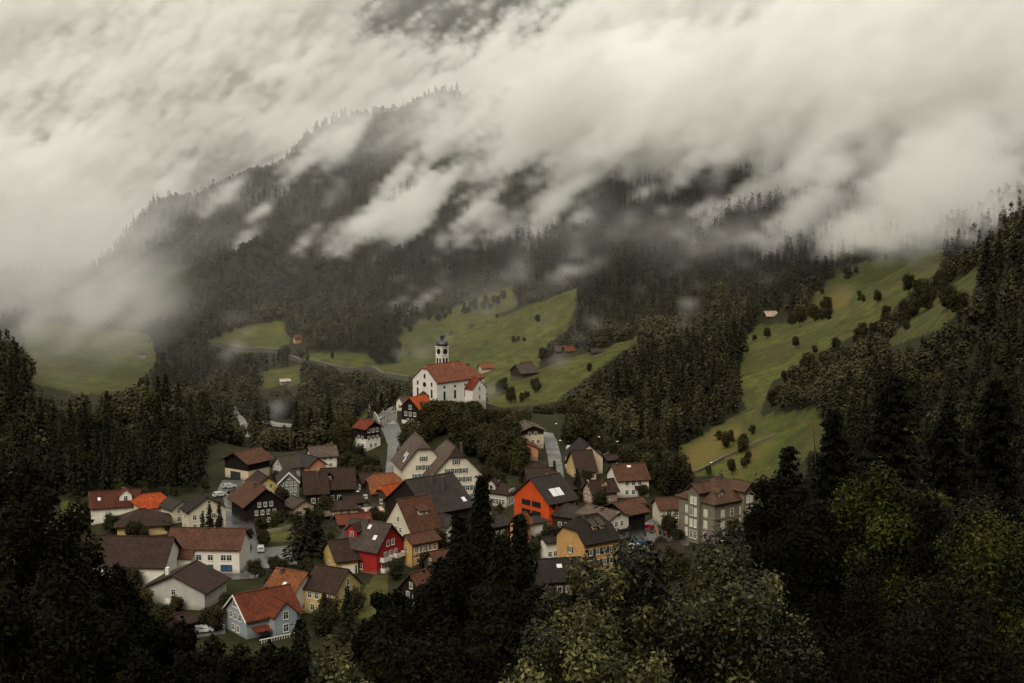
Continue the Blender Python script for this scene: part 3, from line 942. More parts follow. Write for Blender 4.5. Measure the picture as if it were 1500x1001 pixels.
house('yellow_cottage', 'small yellow gabled cottage with brown roof above the black chalet', 377, 712, 732, -25, 29, 20, 36, L=10, wall=YEL, roof=R_DBR, gwin=[2, 2], fh=2.2, cat='cottage')
h, W, L, H, r, ro = house('chalet', 'black timber chalet with white windows and brown roof in the left of the village', 360, 741, 770, -27, 55, 32, 36, wall=BLACKT, roof=R_MBR, gwin=[4, 4, 3], fh=2.2, z0=.3, ovs=1.0, ovg=1.0, win={'w': .75, 'h': 1.1}, cat='chalet', chim=[(-.1, -.2, .7)], sp=1.7)
house('brown_barn', 'tall dark brown barn with huge steep roof right of the shingled house', 448, 722, 742, 76, 12, 32, 46, wall=BLACKT, roof=R_DBR, cat='barn', chim=[(.2, .3, .4)], swin=[2])
h, W, L, H, r, ro = house('brown_barn', 'long dark brown house with roof dormer behind the lower village', 474, 716, 738, 79, 10, 46, 44, wall=BLACKT, roof=R_DBR, swin=[3])
dormer(h, W, H, r, 1, -L * .3, 2.2, 1.4, BLACKT, R_DBR)
house('cream_cottage', 'little cream cottage with grey roof below the shingled house', 431, 744, 759, -36, 27, 20, 28, wall=wallmat((.60, .42, .28)), roof=R_GRY, gwin=[2], swin=[3], cat='cottage', z0=.5)
house('low_house', 'low house with brown hipped roof in front of the long dark brown house', 486, 747, 757, 74, 9, 38, 28, wall=CREAM, roof=R_DBR, hip=.99, swin=[2], z0=.2, cat='house')
house('shed', 'small shed with white flat roof behind the red house', 538, 750, 758, 70, 8, 22, 8, wall=DKBR, roof=roofmat((.62, .60, .55)), cat='shed')
house('shed', 'small grey roofed garden shed below the cream cottage', 468, 757, 768, 58, 9, 15, 20, wall=DKBR, roof=R_LGR, cat='shed')
house('rust_roof_house', 'low house with rust roof directly behind the red house', 497, 768, 780, 72, 10, 46, 30, wall=TIMB, roof=R_RUST, swin=[2])
# left cluster
h, W, L, H, r, ro = house('long_house', 'white house with long red brown roof and white dormer at the far left', 134, 743, 770, 74, 11, 68, 42, roof=roofmat((.105, .034, .022)), gwin=[1, 1, 1], swin=[3], chim=[(.35, .08, .8)], sky=[(-.65, .45, .8, 1.0)])
dormer(h, W, H, r, 1, L * .22, 3.4, 1.8, WHITE, R_RED, at=.75)
house('orange_roof_house', 'house with bright orange hipped roof beside the long red brown roof', 206, 745, 766, 58, 22, 42, 36, wall=IVORY, roof=R_ORG, hip=.85, swin=[2])
house('low_yellow_house', 'low yellow house with broad brown hipped roof behind the factory', 172, 770, 790, 78, 13, 72, 27, wall=YEL2, roof=R_DBR, hip=.99, swin=[2], ovs=1.0, ovg=1.0)
house('cream_house', 'cream house with dark grey roof left of the dark conifers', 252, 746, 768, -40, 26, 24, 30, wall=IVORY, roof=R_SLT, gwin=[2, 2], swin=[2, 2], z0=.4, fh=2.4)
house('cream_house', 'cream house with black roof half hidden behind dark conifers', 277, 750, 780, -30, 50, 16, 32, wall=IVORY, roof=R_BLK, gwin=[5, 5], swin=[1, 1], z0=.6, fh=2.5)
h, W, L, H, r, ro = house('workshop', 'long white workshop under a huge dark brown roof at left', 241, 830, 862, -85, 0, 134, 36, W=14, roof=R_DBR, swin=[0], cat='workshop', chim=[(-.3, -.45, -2.6)], base=-4)
for y in (-L * .05, -L * .16): put_window(h, -W / 2, y, 1.4, -math.pi / 2, 1.5, 1.3, M_METAL, pane=P_BLUE)
mb = MB(); mb.box(-1.9, 1.9, -.08, .02, 0, 2.6); mb.build('garage_door', M_WHITE, h, (-W / 2, L * .12, 0), -math.pi / 2)
h, W, L, H, r, ro = house('workshop', 'white workshop with two rows of blue windows and brown roof', 351, 804, 841, -86, 0, 110, 32, W=11, roof=R_MBR, cat='workshop', chim=[(.05, -.05, .8)])
for zz, pn in ((.7, P_BLUE), (3.2, None)):
    for y in (-L * .36, -L * .28, -L * .1, L * .06): put_window(h, -W / 2, y, zz, -math.pi / 2, 1.2, 1.3, S_DARK if pn else M_WHITE, pane=pn)
mb = MB(); mb.slab([(-W / 2 - 2.4, L * .12, H - 2.1), (-W / 2 - 2.4, L / 2, H - 2.1), (-W / 2 + .1, L / 2, H + .45), (-W / 2 + .1, L * .12, H + .45)], .2); mb.build('lean_to_roof', R_MBR, h)
mb = MB(); mb.box(-W / 2 - 1.9, -W / 2 - .01, L * .14, L * .49, -2, H - 1.95); mb.build('lean_to_wall', WHITE, h)
h, W, L, H, r, ro = house('low_house', 'pale house with broad low brown roof and white chimney in front of the workshops', 300, 867, 895, 13, 98, 0, 24, L=12, wall=LGREY, roof=R_DBR, gwin=[0, 1], ovs=.9, ovg=.9, z0=.4)
mb = MB(); mb.box(-1.3, 1.3, -.08, .02, 0, 2.2); mb.build('garage_door', M_WHITE, h, (-W * .05, -L / 2, 0), 0)
mb = MB(); mb.box(-W * .26 - .4, -W * .26 + .4, -1.0, -.2, H + .5, H + r + .2); mb.build('chimney', M_WHITE, ro)
house('shed', 'small brown roofed shed at the bottom of the village beside the parked cars', 268, 914, 940, 32, 26, 14, 32, wall=DKBR, roof=R_DBR, cat='shed')
# right
house('garage_house', 'cream house with brown roof and garage left of the stone hotel', 967, 746, 770, 78, 8, 38, 30, wall=IVORY, roof=R_MBR, swin=[2, 2], z0=.2, fh=2.3, chim=[(.6, .1, .9)], win={'w': 1.2})
house('slate_roof_house', 'house with dark slate roof and skylight at the lower centre, near the leafy tree', 797, 850, 892, 78, 12, 60, 40, wall=TIMB, roof=R_BLK, swin=[2, 2], sky=[(-.1, .3, 1.2, 1.0)])
house('black_cottage', 'black timber cottage with white windows and rust brown roof below the red house', 618, 868, 900, 42, 34, 20, 46, wall=BLACKT, roof=R_MBR, gwin=[2, 2, 1], fh=2.2, z0=.8, win={'w': .8, 'h': 1.2}, cat='cottage')
house('white_cottage', 'narrow white cottage at the left of the big ochre house', 800, 794, 822, 60, 8, 20, 30, roof=R_BLK, swin=[2, 2], cat='cottage')
house('brown_shed', 'dark brown roofed shed below the big ochre house', 852, 830, 850, 60, 12, 24, 35, wall=DKBR, roof=R_DBR, cat='shed')
# stone hotel
h, W, L, H, r, ro = house('stone_hotel', 'tall grey stone hotel with brown hipped roof, gabled bays and pale blinds', 1046, 738, 800, 52, 47, 74, 36, wall=M_STONE, roof=roofmat((.115, .075, .052)), hip=.99, cat='hotel', gwin=[3, 3, 3], swin=[4, 4, 4], fh=3.0, z0=.9, sp=3.4, win={'w': 1.1, 'h': 1.9, 'pane': P_BLIND}, chim=[(.0, .1, 1.2)], ovs=.6, ovg=.6)
RH = roofmat((.115, .075, .052))
for dx, dy, rot in ((0, -L / 2 + 1.4, 0), (W / 2 - 1.4, L * .22, math.pi / 2)):
    block(h, 3.9, 5.0, H + 2.6, 1.6, M_STONE, RH, dx=dx, dy=dy, rot=rot, gwin=[0, 0, 0, 2], fh=3.0, z0=1.0, sp=1.3, win={'w': .8, 'h': 1.8, 'pane': P_BLIND}, wname='bay_wall', rname='bay_roof', ovs=.8, ovg=.9)
    f = Matrix.Rotation(rot, 3, 'Z')
    for i in range(3):
        for s_ in (-.75, .75):
            p = f @ Vector((s_, -2.5, 0)) + Vector((dx, dy, 0))
            put_window(h, p.x, p.y, .9 + 3 * i, rot, .8, 1.9, pane=P_BLIND)
mb = MB()
for z in (3.65, 6.75, H - .6):
    mb.box(-W / 2 - .1, W / 2 + .1, -L / 2 - .1, -L / 2 - .002, z, z + .25); mb.box(W / 2 + .002, W / 2 + .1, -L / 2, L / 2, z, z + .25)
mb.build('stone_band', wallmat((.24, .21, .17)), h)
for y in (-L * .28, L * .42): dormer(h, W, H, r, 1, y, 2.0, 1.2, M_STONE, RH, at=.8)
# hamlet houses on the church knoll
h, W, L, H, r, ro = house('chalet', 'dark timber chalet with white base and red roof beside the knoll road', 536, 628, 662, -44, 20, 17, 32, wall=WHITE, roof=R_RED, timber=BLACKT, zs=4.2, gwin=[2, 3, 3], swin=[2, 2], fh=2.6, z0=1.2, ovs=.9, ovg=1.0, cat='chalet')
house('chalet', 'dark chalet with bright orange roof right below the church front', 614, 600, 626, 36, 27, 20, 40, wall=WHITE, roof=R_ORG, timber=BLACKT, zs=1.6, gwin=[2, 3, 1], swin=[1, 1], fh=2.4, cat='chalet', ovs=.8)
house('parsonage', 'small white house with grey roof just left of the church front', 590, 590, 603, 42, 10, 12, 45, wall=WHITE, roof=R_LGR, gwin=[1], cat='house')
# far barns and huts
FAR = [
    ('meadow_barn', 'dark grey barn on the meadow right of the church', 764, 547, 556, 60, 16, 24, 32, DKBR, R_GRY, 'barn'),
    ('meadow_house', 'small brown roofed house behind the dark grey meadow barn', 768, 537, 543, 70, 5, 12, 35, DKBR, R_MBR, 'house'),
    ('meadow_house', 'small house with orange roof right behind the church', 706, 539, 548, 70, 5, 16, 35, CREAM, R_OBR, 'house'),
    ('meadow_barn', 'grey roofed barn at the lower edge of the conifer wood', 815, 514, 521, 75, 4, 14, 35, DKBR, R_GRY, 'barn'),
    ('meadow_barn', 'rust roofed barn beside the grey roofed one at the wood edge', 829, 514, 521, 75, 4, 12, 35, DKBR, R_RUST, 'barn'),
    ('hay_hut', 'tiny dark hay hut alone on the bright green meadow', 868, 516, 521, 70, 4, 12, 35, DKBR, R_SLT, 'hut'),
    ('hay_hut', 'hut with pale roof high on the right hand slope', 1124, 463, 468, 75, 4, 15, 34, DKBR, roofmat((.60, .56, .50)), 'hut'),
    ('meadow_house', 'small brown roofed house beside the railway at left', 433, 496, 505, 60, 5, 8, 40, SALM, R_MBR, 'house'),
    ('field_shed', 'white roofed field shed above the river', 412, 559, 565, 70, 4, 12, 20, LGREY, roofmat((.66, .64, .58)), 'shed'),
    ('field_shed', 'grey roofed hut at the edge of the misty left meadow', 205, 519, 526, 70, 3, 9, 25, LGREY, R_LGR, 'shed'),
]
for nm, lb, cx, ey, by, a, wg, wl, p, wl_, rf, ct in FAR:
    house(nm, lb, cx, ey, by, a, wg, wl, p, wall=wl_, roof=rf, cat=ct, ovs=.9, ovg=.8, gwin=[2] if ct == 'house' else [], z0=1.0)

# more roofs packed between the named houses
for nm, lb, cx, ey, by, a, wg, wl, p, wl_, rf, ct, sw, gw_ in (
        ('brown_house', 'small dark brown house between the low hipped house and the rust roofed house', 508, 737, 748, 58, 12, 24, 36, TIMB, R_DBR, 'house', [2], [1]),
        ('shed', 'grey roofed shed left of the cream house with steep red brown roof', 572, 762, 774, 68, 9, 24, 24, DKBR, R_GRY, 'shed', [1], []),
        ('white_house', 'small white house with grey roof half hidden behind the tall central trees', 655, 772, 795, -40, 26, 22, 32, WHITE, R_SLT, 'house', [2, 1], [2, 1]),
        ('brown_house', 'brown roofed house between the black barn and the pale grey villa', 690, 748, 764, 58, 16, 30, 38, CREAM, R_DBR, 'house', [3], [2]),
        ('dark_house', 'dark house with slate roof below the pale grey villa', 718, 772, 792, 52, 18, 28, 36, TIMB, R_SLT, 'house', [2], [1]),
        ('brown_house', 'dark brown house behind the right end of the orange house', 832, 716, 730, 64, 12, 26, 38, DKBR, R_DBR, 'house', [2], [1]),
        ('shed', 'dark shed on the path right of the steep dark roofed house', 890, 674, 684, 60, 8, 18, 30, BLACKT, R_DBR, 'shed', [], []),
        ('garage', 'low cream garage right of the pink house', 925, 738, 747, 72, 8, 20, 20, IVORY, R_MBR, 'garage', [1], []),
        ('dark_house', 'dark brown gabled house left of the pointed conifer by the knoll road', 790, 693, 706, -32, 20, 14, 36, TIMB, R_DBR, 'house', [1], [2]),
        ('shed', 'small wooden shed between the hall and the black chalet', 342, 726, 735, 60, 9, 14, 28, TIMB, R_MBR, 'shed', [], [1]),
        ('shed', 'brown garden shed at the edge of the car park lawn', 432, 780, 788, 60, 8, 14, 28, TIMB, R_DBR, 'shed', [], []),
        ('brown_house', 'brown house with red brown roof below the half timbered house', 640, 826, 850, 54, 20, 28, 40, TIMB, R_MBR, 'house', [2, 2], [1, 1]),
        ('grey_house', 'small grey roofed house between the hall and the pink gabled house', 395, 682, 696, 48, 14, 20, 38, CREAM, R_SLT, 'house', [2], [1]),
        ('dark_house', 'dark chalet behind the rust orange roof, left of the cream inns', 532, 706, 722, 62, 12, 26, 36, BLACKT, R_DBR, 'house', [2], [1]),
        ('brown_house', 'brown roofed house in front of the stone hotel side, behind the pale leaved tree', 968, 812, 828, 70, 12, 34, 32, TIMB, R_DBR, 'house', [2], [1])):
    house(nm, lb, cx, ey, by, a, wg, wl, p, wall=wl_, roof=rf, cat=ct, swin=sw, gwin=gw_, z0=.7)

# ------------------------------------------------------------------ church
C0 = ground(640, 597)
m = C0.y / F
A = R(46)
W = 38 * m / math.cos(A); L = 54 * m / math.sin(A); H = 36 * m * 1.02
u = Vector((math.sin(A), math.cos(A), 0)); v = Vector((-math.cos(A), math.sin(A), 0))
c = C0 + u * L / 2 + v * W / 2
ch = thing('church', 'white church with red tiled roof and domed bell tower on the knoll', 'church', c, -A)
rise = W / 2 * math.tan(R(39))
WCH = wallmat((.80, .76, .68))
ro = block(ch, W, L, H, rise, WCH, R_CH, hip=.22, ovs=.5, ovg=.35, base=-5)
tall = dict(w=.85, h=2.9, arch=True, fm=M_CONC)
for y in (-.30, -.02, .26):
    put_window(ch, W / 2, y * L, 2.3, math.pi / 2, **tall)
    put_window(ch, W / 2, y * L, 6.3, math.pi / 2, .8, .8, M_CONC, arch=True)
for x in (-.29, .29):
    put_window(ch, x * W, -L / 2, 3.0, 0, .8, 2.9, M_CONC, arch=True)
    put_window(ch, x * W, -L / 2, 7.0, 0, .7, 1.5, M_CONC, arch=True)
put_window(ch, 0, -L / 2, 9.6, 0, .8, 1.6, R_CH, arch=True)
mb = MB(); mb.lathe([(0, 0), (.85, 0), (.85, .12), (.6, .12), (0, .05)], 20)
o = mb.build('round_window', M_METAL, ch, (0, -L / 2 - .02, 7.4)); o.rotation_euler = (math.pi / 2, 0, 0)
mb = MB(); mb.box(-1.0, 1.0, -.1, .02, 0, 2.8); mb.build('door', M_WOOD, ch, (0, -L / 2, -.2))
mb = MB(); mb.lathe([(2.6, 0), (2.2, .35), (1.3, .8), (.5, 1.5), (0, 1.7)], 12); mb.tube((-2.0, -1.2, 0), (-2.0, -1.2, -3.4), .12, .12); mb.tube((2.0, -1.2, 0), (2.0, -1.2, -3.4), .12, .12)
mb.build('portal_canopy', R_SLT, ch, (0, -L / 2 - .6, 3.4))
# tower
tw = 3.3; tx, ty = -W * .30, L * .16
th = 19.6
tw_top = th
mb = MB(); hw = tw / 2
mb.box(tx - hw, tx + hw, ty - hw, ty + hw, -3, th)
tower = mb.build('bell_tower', WCH, ch)
for z, e in ((th - 6.6, .12), (th - 3.0, .12), (th, .2)):
    mb = MB(); mb.box(tx - hw - e, tx + hw + e, ty - hw - e, ty + hw + e, z, z + .25); mb.build('cornice', WCH, tower)
for dx_, dy_, rz in ((0, -hw, 0), (hw, 0, math.pi / 2)):
    t_ = Matrix.Rotation(rz, 3, 'Z')
    for s_ in (-.75, .75):
        p = t_ @ Vector((s_, 0, 0))
        put_window(tower, tx + dx_ + p.x, ty + dy_ + p.y, th - 6.2, rz, .72, 2.2, R_CH, arch=True)
    mb = MB(); mb.lathe([(0, .02), (1.05, .02), (1.05, .1), (.9, .16), (0, .12)], 20)
    n_ = t_ @ Vector((0, -1, 0))
    o = mb.build('clock_face', M_METAL, tower, (tx + dx_, ty + dy_, th - 1.55)); o.rotation_euler = (math.pi / 2, 0, rz)
mb = MB()
mb.lathe([(hw * 1.15, 0), (hw * 1.38, .35), (hw * 1.45, .9), (hw * 1.25, 1.6), (hw * .8, 2.1), (hw * .45, 2.4), (hw * .42, 3.4)], 8, (tx, ty, th + .3))
mb.lathe([(hw * .5, 3.4), (hw * .62, 3.7), (hw * .5, 4.2), (hw * .16, 4.5), (.07, 4.9), (.05, 5.3)], 8, (tx, ty, th + .3))
dome = mb.build('dome', plain('dome_slate', (.035, .036, .036), .45), tower)
mb = MB(); mb.lathe([(0, 5.2), (.28, 5.4), (.28, 5.7), (0, 5.9)], 10, (tx, ty, th + .3)); mb.tube((tx, ty, th + 6.1), (tx, ty, th + 7.1), .06, .05); mb.box(tx - .35, tx + .35, ty - .04, ty + .04, th + 6.7, th + 6.8)
mb.build('gilded_finial', plain('gilt', (.55, .38, .10), .3, .9), dome)
# sacristy wing and choir
block(ch, 6.5, 7.0, H * .62, 3.4, WCH, R_RED, dx=W / 2 + .6, dy=L * .43, rot=math.pi / 2, gwin=[1, 1], fh=3.0, z0=1.5, win={'w': .8, 'h': 1.6}, wname='sacristy_wall', rname='sacristy_roof', ovs=.4, ovg=.3, base=-5)
block(ch, W * .72, 7, H * .93, rise * .72, WCH, R_CH, dx=0, dy=L / 2 + 3.2, hip=.99, wname='choir_wall', rname='choir_roof', ovs=.4, ovg=.4, base=-5, roof_t=.2)
# ------------------------------------------------------------------ vegetation
def conifer_np(h, r, nb, per, size, seed, bare=.06, droop=.35, power=.85, up=.12, rag=.3):
    """foliage quads of a conifer: whorled drooping branches carrying sprays"""
    g = np.random.default_rng(seed)
    t = bare + (1 - bare) * np.sort(g.random(nb)) ** .9
    ln = (r * (1 - t) ** power) * (1 - rag + rag * 1.6 * g.random(nb)) + .02 * r
    az = np.arange(nb) * 2.399 + g.random(nb) * .8
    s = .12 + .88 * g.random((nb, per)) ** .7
    L = ln[:, None] * s
    j = g.normal(size=(nb, per, 3)) * size * .28
    ca, sa = np.cos(az)[:, None], np.sin(az)[:, None]
    x = ca * L + j[..., 0]; y = sa * L + j[..., 1]
    z = h * t[:, None] + up * L - droop * L * s + j[..., 2] * .6
    N = nb * per
    C = np.stack([x, y, z], -1).reshape(N, 3)
    a2 = (az[:, None] + g.normal(size=(nb, per)) * .55).ravel()
    sl = (-.35 - .4 * s + .3 * g.normal(size=(nb, per))).ravel()
    D = np.stack([np.cos(a2), np.sin(a2), sl], -1); D /= np.linalg.norm(D, axis=1, keepdims=True)
    W = np.stack([-np.sin(a2), np.cos(a2), g.normal(size=N) * .5], -1)
    sz = size * (.6 + .8 * g.random(N)) * np.clip(.45 + (1 - C[:, 2] / h), .4, 1.0)
    a = D * sz[:, None] * .62; b = W * sz[:, None] * .30
    V = np.stack([C - a - b * .5, C + b - a * .1, C + a, C - b - a * .1], 1)
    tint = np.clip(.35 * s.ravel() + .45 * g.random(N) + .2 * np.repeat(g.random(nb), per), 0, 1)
    return V, tint


def broad_np(h, rx, n, size, seed, nblob=9, z0=.18, flat=.9, lumpy=1.0, aspect=.5, core=.62, rough=.75):
    """leaf quads of a round crown made of uneven boughs"""
    g = np.random.default_rng(seed)
    hz = h * (1 - z0) / 2; zc = h * z0 + hz
    B = g.normal(size=(nblob, 3)); B /= np.linalg.norm(B, axis=1, keepdims=True)
    B *= ((.35 + .35 * g.random(nblob)) if nblob < 20 else (.3 + .6 * g.random(nblob) ** .6))[:, None]
    B = np.concatenate([B, [[0, 0, .1]]])
    br = np.concatenate([(.34 + .2 * g.random(nblob)) * lumpy, [core]])
    bt = g.random(nblob + 1)
    k = g.choice(nblob + 1, size=n, p=(br ** 2) / (br ** 2).sum())
    U = g.normal(size=(n, 3)); U /= np.linalg.norm(U, axis=1, keepdims=True)
    rr = g.random(n) ** .28 * (1 + .16 * g.normal(size=n))
    C = (B[k] + U * (br[k] * rr)[:, None]) * np.array([rx, rx, hz]) + np.array([0, 0, zc])
    ztop = np.percentile(C[:, 2], 99.7); C[:, 2] *= h / ztop
    rq = np.percentile(np.hypot(C[:, 0], C[:, 1]), 97); C[:, :2] *= rx / rq
    nrm = U * .9 + np.array([0, 0, .5]) + g.normal(size=(n, 3)) * rough
    nrm /= np.linalg.norm(nrm, axis=1, keepdims=True)
    q = g.normal(size=(n, 3))
    A = np.cross(nrm, q); A /= np.linalg.norm(A, axis=1, keepdims=True)
    Bv = np.cross(nrm, A)
    sz = size * (.55 + .9 * g.random(n))
    a = A * sz[:, None] * .6; b = Bv * (sz * aspect * .6)[:, None]
    V = np.stack([C - a, C - a * .1 + b, C + a, C - a * .1 - b], 1)
    # a soft fold along the midrib
    V[:, 1] -= nrm * (sz * .10)[:, None]; V[:, 3] -= nrm * (sz * .10)[:, None]
    tint = np.clip(.5 * bt[k] + .5 * g.random(n) ** 1.3, 0, 1)
    return V, tint


def quadmesh(name, V, tint, mat):
    n = len(V)
    return npmesh(name, V.reshape(-1, 3), np.arange(4 * n).reshape(n, 4), mat, tint)


def trunk_mesh(h, r, seed, limbs=0, spread=1.0, crook=.03):
    g = random.Random(seed); mb = MB()
    p = Vector((0, 0, -1.5)); n = 7; pts = [p]
    for i in range(n):
        p = Vector((pts[-1].x + g.gauss(0, crook) * h * .3, pts[-1].y + g.gauss(0, crook) * h * .3, -1.5 + (h + 1.5) * (i + 1) / n)); pts.append(p)
    for i in range(n): mb.tube(pts[i], pts[i + 1], r * (1 - i / (n + .3)), r * (1 - (i + 1) / (n + .3)), 7)
    for i in range(limbs):
        k = g.uniform(.25, .85); b0 = pts[int(k * n)]
        a = g.uniform(0, 6.28); l = spread * g.uniform(.5, .95) * (1.15 - k * .6)
        e = b0 + Vector((math.cos(a) * l, math.sin(a) * l, l * g.uniform(.3, .9)))
        m_ = b0.lerp(e, .5) + Vector((0, 0, -l * .06))
        rr = r * (1 - k) * .6 + .02
        mb.tube(b0, m_, rr, rr * .6, 5); mb.tube(m_, e, rr * .6, rr * .15, 5)
        for q in range(2):
            a2 = a + g.uniform(-.9, .9); e2 = m_ + Vector((math.cos(a2), math.sin(a2), g.uniform(.2, .9))) * l * .4
            mb.tube(m_, e2, rr * .4, rr * .1, 4)
    return mb.mesh('trunk', M_BARK)


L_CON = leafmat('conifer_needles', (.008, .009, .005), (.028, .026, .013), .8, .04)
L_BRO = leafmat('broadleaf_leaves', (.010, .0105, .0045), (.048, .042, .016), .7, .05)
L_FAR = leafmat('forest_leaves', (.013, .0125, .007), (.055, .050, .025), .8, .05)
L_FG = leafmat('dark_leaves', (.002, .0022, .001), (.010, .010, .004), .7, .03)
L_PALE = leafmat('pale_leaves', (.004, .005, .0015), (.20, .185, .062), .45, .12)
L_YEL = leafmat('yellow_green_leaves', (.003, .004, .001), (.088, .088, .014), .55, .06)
L_PINE = leafmat('pine_needles', (.002, .0025, .0015), (.007, .007, .004), .8, .03)

PRO_C = []; PRO_B = []
for i in range(6):
    h = 20.0; r = (3.2, 3.8, 2.8, 4.2, 3.4, 3.0)[i]
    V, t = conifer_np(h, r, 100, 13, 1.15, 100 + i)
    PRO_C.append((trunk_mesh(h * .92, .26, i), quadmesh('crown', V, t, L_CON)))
for i in range(7):
    h = 14.0; rx = (5.0, 5.8, 4.4, 6.2, 5.2, 4.8, 5.5)[i]
    V, t = broad_np(h, rx, 2200, .85, 200 + i, nblob=13, z0=.0, lumpy=.9, aspect=.7, rough=.45)
    PRO_B.append((trunk_mesh(h * .75, .3, 40 + i, 6, 3.5), quadmesh('crown', V, t, L_BRO)))


def place_tree(kind, x, y, h, wscale, label, group, name=None, z=None):
    pr = PRO_C if kind == 'c' else PRO_B
    tm, cm = rnd.choice(pr)
    s = h / (20.0 if kind == 'c' else 14.0)
    o = thing(name or ('spruce_tree' if kind == 'c' else 'broadleaf_tree'), label, 'tree' if not name or 'shrub' not in name else 'shrub', (x, y, float(zt(x, y)) if z is None else z), rnd.uniform(0, 6.28), group)
    sw = s * wscale * rnd.uniform(.9, 1.12)
    o.scale = (sw, sw, s * rnd.uniform(.95, 1.05))
    obj('trunk', tm, o); obj('crown', cm, o)
    return o


# --- forest candidates on a jittered grid
g = np.random.default_rng(11)
cand = []
d = 170.0
while d < 2320:
    st = 4.9 + max(0, d - 450) * .0026
    umax = 0.36
    us = np.arange(-umax * d, umax * d, st)
    xs = us + g.uniform(-.45, .45, us.size) * st
    ys = d + g.uniform(-.45, .45, us.size) * st
    cand.append(np.stack([xs, ys], -1))
    d += st
cand = np.concatenate(cand)
cx_, cy_ = cand[:, 0], cand[:, 1]
cz_ = zt(cx_, cy_)
bpx, bpy_ = project(cx_, cy_, cz_)
spn = vnoise(cx_ / 70 + 3, cy_ / 70) + .6 * vnoise(cx_ / 25, cy_ / 25 + 8)
is_con = (spn + .5 * g.normal(size=cx_.size) + np.where(bpx > 830, .5, -.15) + np.where((cy_ < 660) & (bpx < 420), .5, 0)) > 0
hh = np.where(is_con, g.uniform(9, 18, cx_.size), g.uniform(6, 11.5, cx_.size)) * (.85 + .3 * g.random(cx_.size))
hh *= np.interp(cy_, [400, 560, 900, 1400, 2000], [.95, .95, .95, .8, .62]) * np.where((bpx > 1150) & (cy_ < 700), .8, 1.0)
tpx, tpy = project(cx_, cy_, cz_ + hh)
keep = (bpx > -120) & (bpx < 1620) & (tpy < 1001) & (bpy_ > -60)
vm = inpoly(bpx, bpy_, VILLAGE) & (cy_ < 600)
keep &= ~vm
keep &= (cy_ > 300) | ((bpx > 1170) & (tpy > np.interp(bpx, [1170, 1300, 1500], [720, 600, 560]))) 
for p in MEADOWS:
    for f in (0, .35, .7, .95):
        keep &= ~(inpoly(bpx, bpy_ + f * (tpy - bpy_), p) & (cy_ > 430))
for p in RIVER:
    for f in (0, .4, .8): keep &= ~(inpoly(bpx, bpy_ + f * (tpy - bpy_), p) & (cy_ > 520))
# keep the church, the knoll and the far houses free
keep &= ~((bpx > 585) & (bpx < 712) & (tpy < 600) & (cy_ < 700) & (cy_ > 500))
keep &= ~((cy_ < 620) & (bpx > 300) & (bpx < 850) & (tpy < 640) & (bpx > 560))
for q in FAR:
    dx_ = np.abs(bpx - q[2] - 4)
    keep &= ~((dx_ < q[7] + 8) & (tpy < q[4] + 2) & (bpy_ > q[3] - 4) & (cy_ < ground(q[2], q[4]).y + 12))
# the left wood is cut back so that the misty meadow shows
top_l = np.interp(tpx, [0, 60, 105, 150, 240, 300, 345, 365], [400, 540, 552, 565, 522, 555, 590, 640])
keep &= ~((cy_ < 760) & (tpx < 365) & (tpy < top_l - 6) & (tpx > -20))
# thin out trees of the rocky heights
keep &= ~(cy_ > 2150)
idx = np.nonzero(keep)[0]
order = idx[np.argsort(-(hh[idx] / cy_[idx]))]
infr = (tpx > -15) & (tpx < 1515) & (bpy_ < 1150)
ind_c = [i for i in order if is_con[i] and infr[i] and tpy[i] < 720][:235]
ind_b = [i for i in order if not is_con[i] and infr[i] and tpy[i] < 720][:8]


def zone(px, py, d):
    if px < 370: return 'in the dark wood left of the village', 'left wood'
    if px < 600: return 'in the riverside wood left of the church', 'riverside wood'
    if px < 850: return 'on the slope behind the church hill', 'church hill wood'
    if px < 1110: return 'in the wooded hill right of the church', 'right wooded hill'
    return 'on the dark right hand hillside', 'right hillside'


for i in ind_c + ind_b:
    zn, zg = zone(tpx[i], tpy[i], cy_[i])
    k = is_con[i]
    place_tree('c' if k else 'b', cx_[i], cy_[i], hh[i], 1.0, ('dark spruce ' if k else 'round crowned broadleaf tree ') + zn, ('spruces of the ' if k else 'broadleaf trees of the ') + zg)
# scrubby clearings in the mountain forest
clr = vnoise(cx_ / 95 + cy_ / 210 + 4, cy_ / 160 + 2) + .5 * vnoise(cx_ / 30, cy_ / 30)
idx = idx[~((clr[idx] > 1.15) & (cy_[idx] > 900))]
rest = np.array(sorted(set(idx.tolist()) - set(ind_c) - set(ind_b)))
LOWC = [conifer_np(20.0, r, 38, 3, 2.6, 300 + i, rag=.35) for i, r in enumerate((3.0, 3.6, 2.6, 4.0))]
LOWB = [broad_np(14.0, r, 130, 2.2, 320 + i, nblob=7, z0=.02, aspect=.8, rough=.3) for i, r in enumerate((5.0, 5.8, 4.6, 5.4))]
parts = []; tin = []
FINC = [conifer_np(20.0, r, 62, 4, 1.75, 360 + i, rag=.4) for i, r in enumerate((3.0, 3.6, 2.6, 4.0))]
FINB = [broad_np(14.0, r, 270, 1.5, 380 + i, nblob=9, z0=.02, aspect=.8, rough=.28) for i, r in enumerate((5.0, 5.8, 4.6, 5.4))]
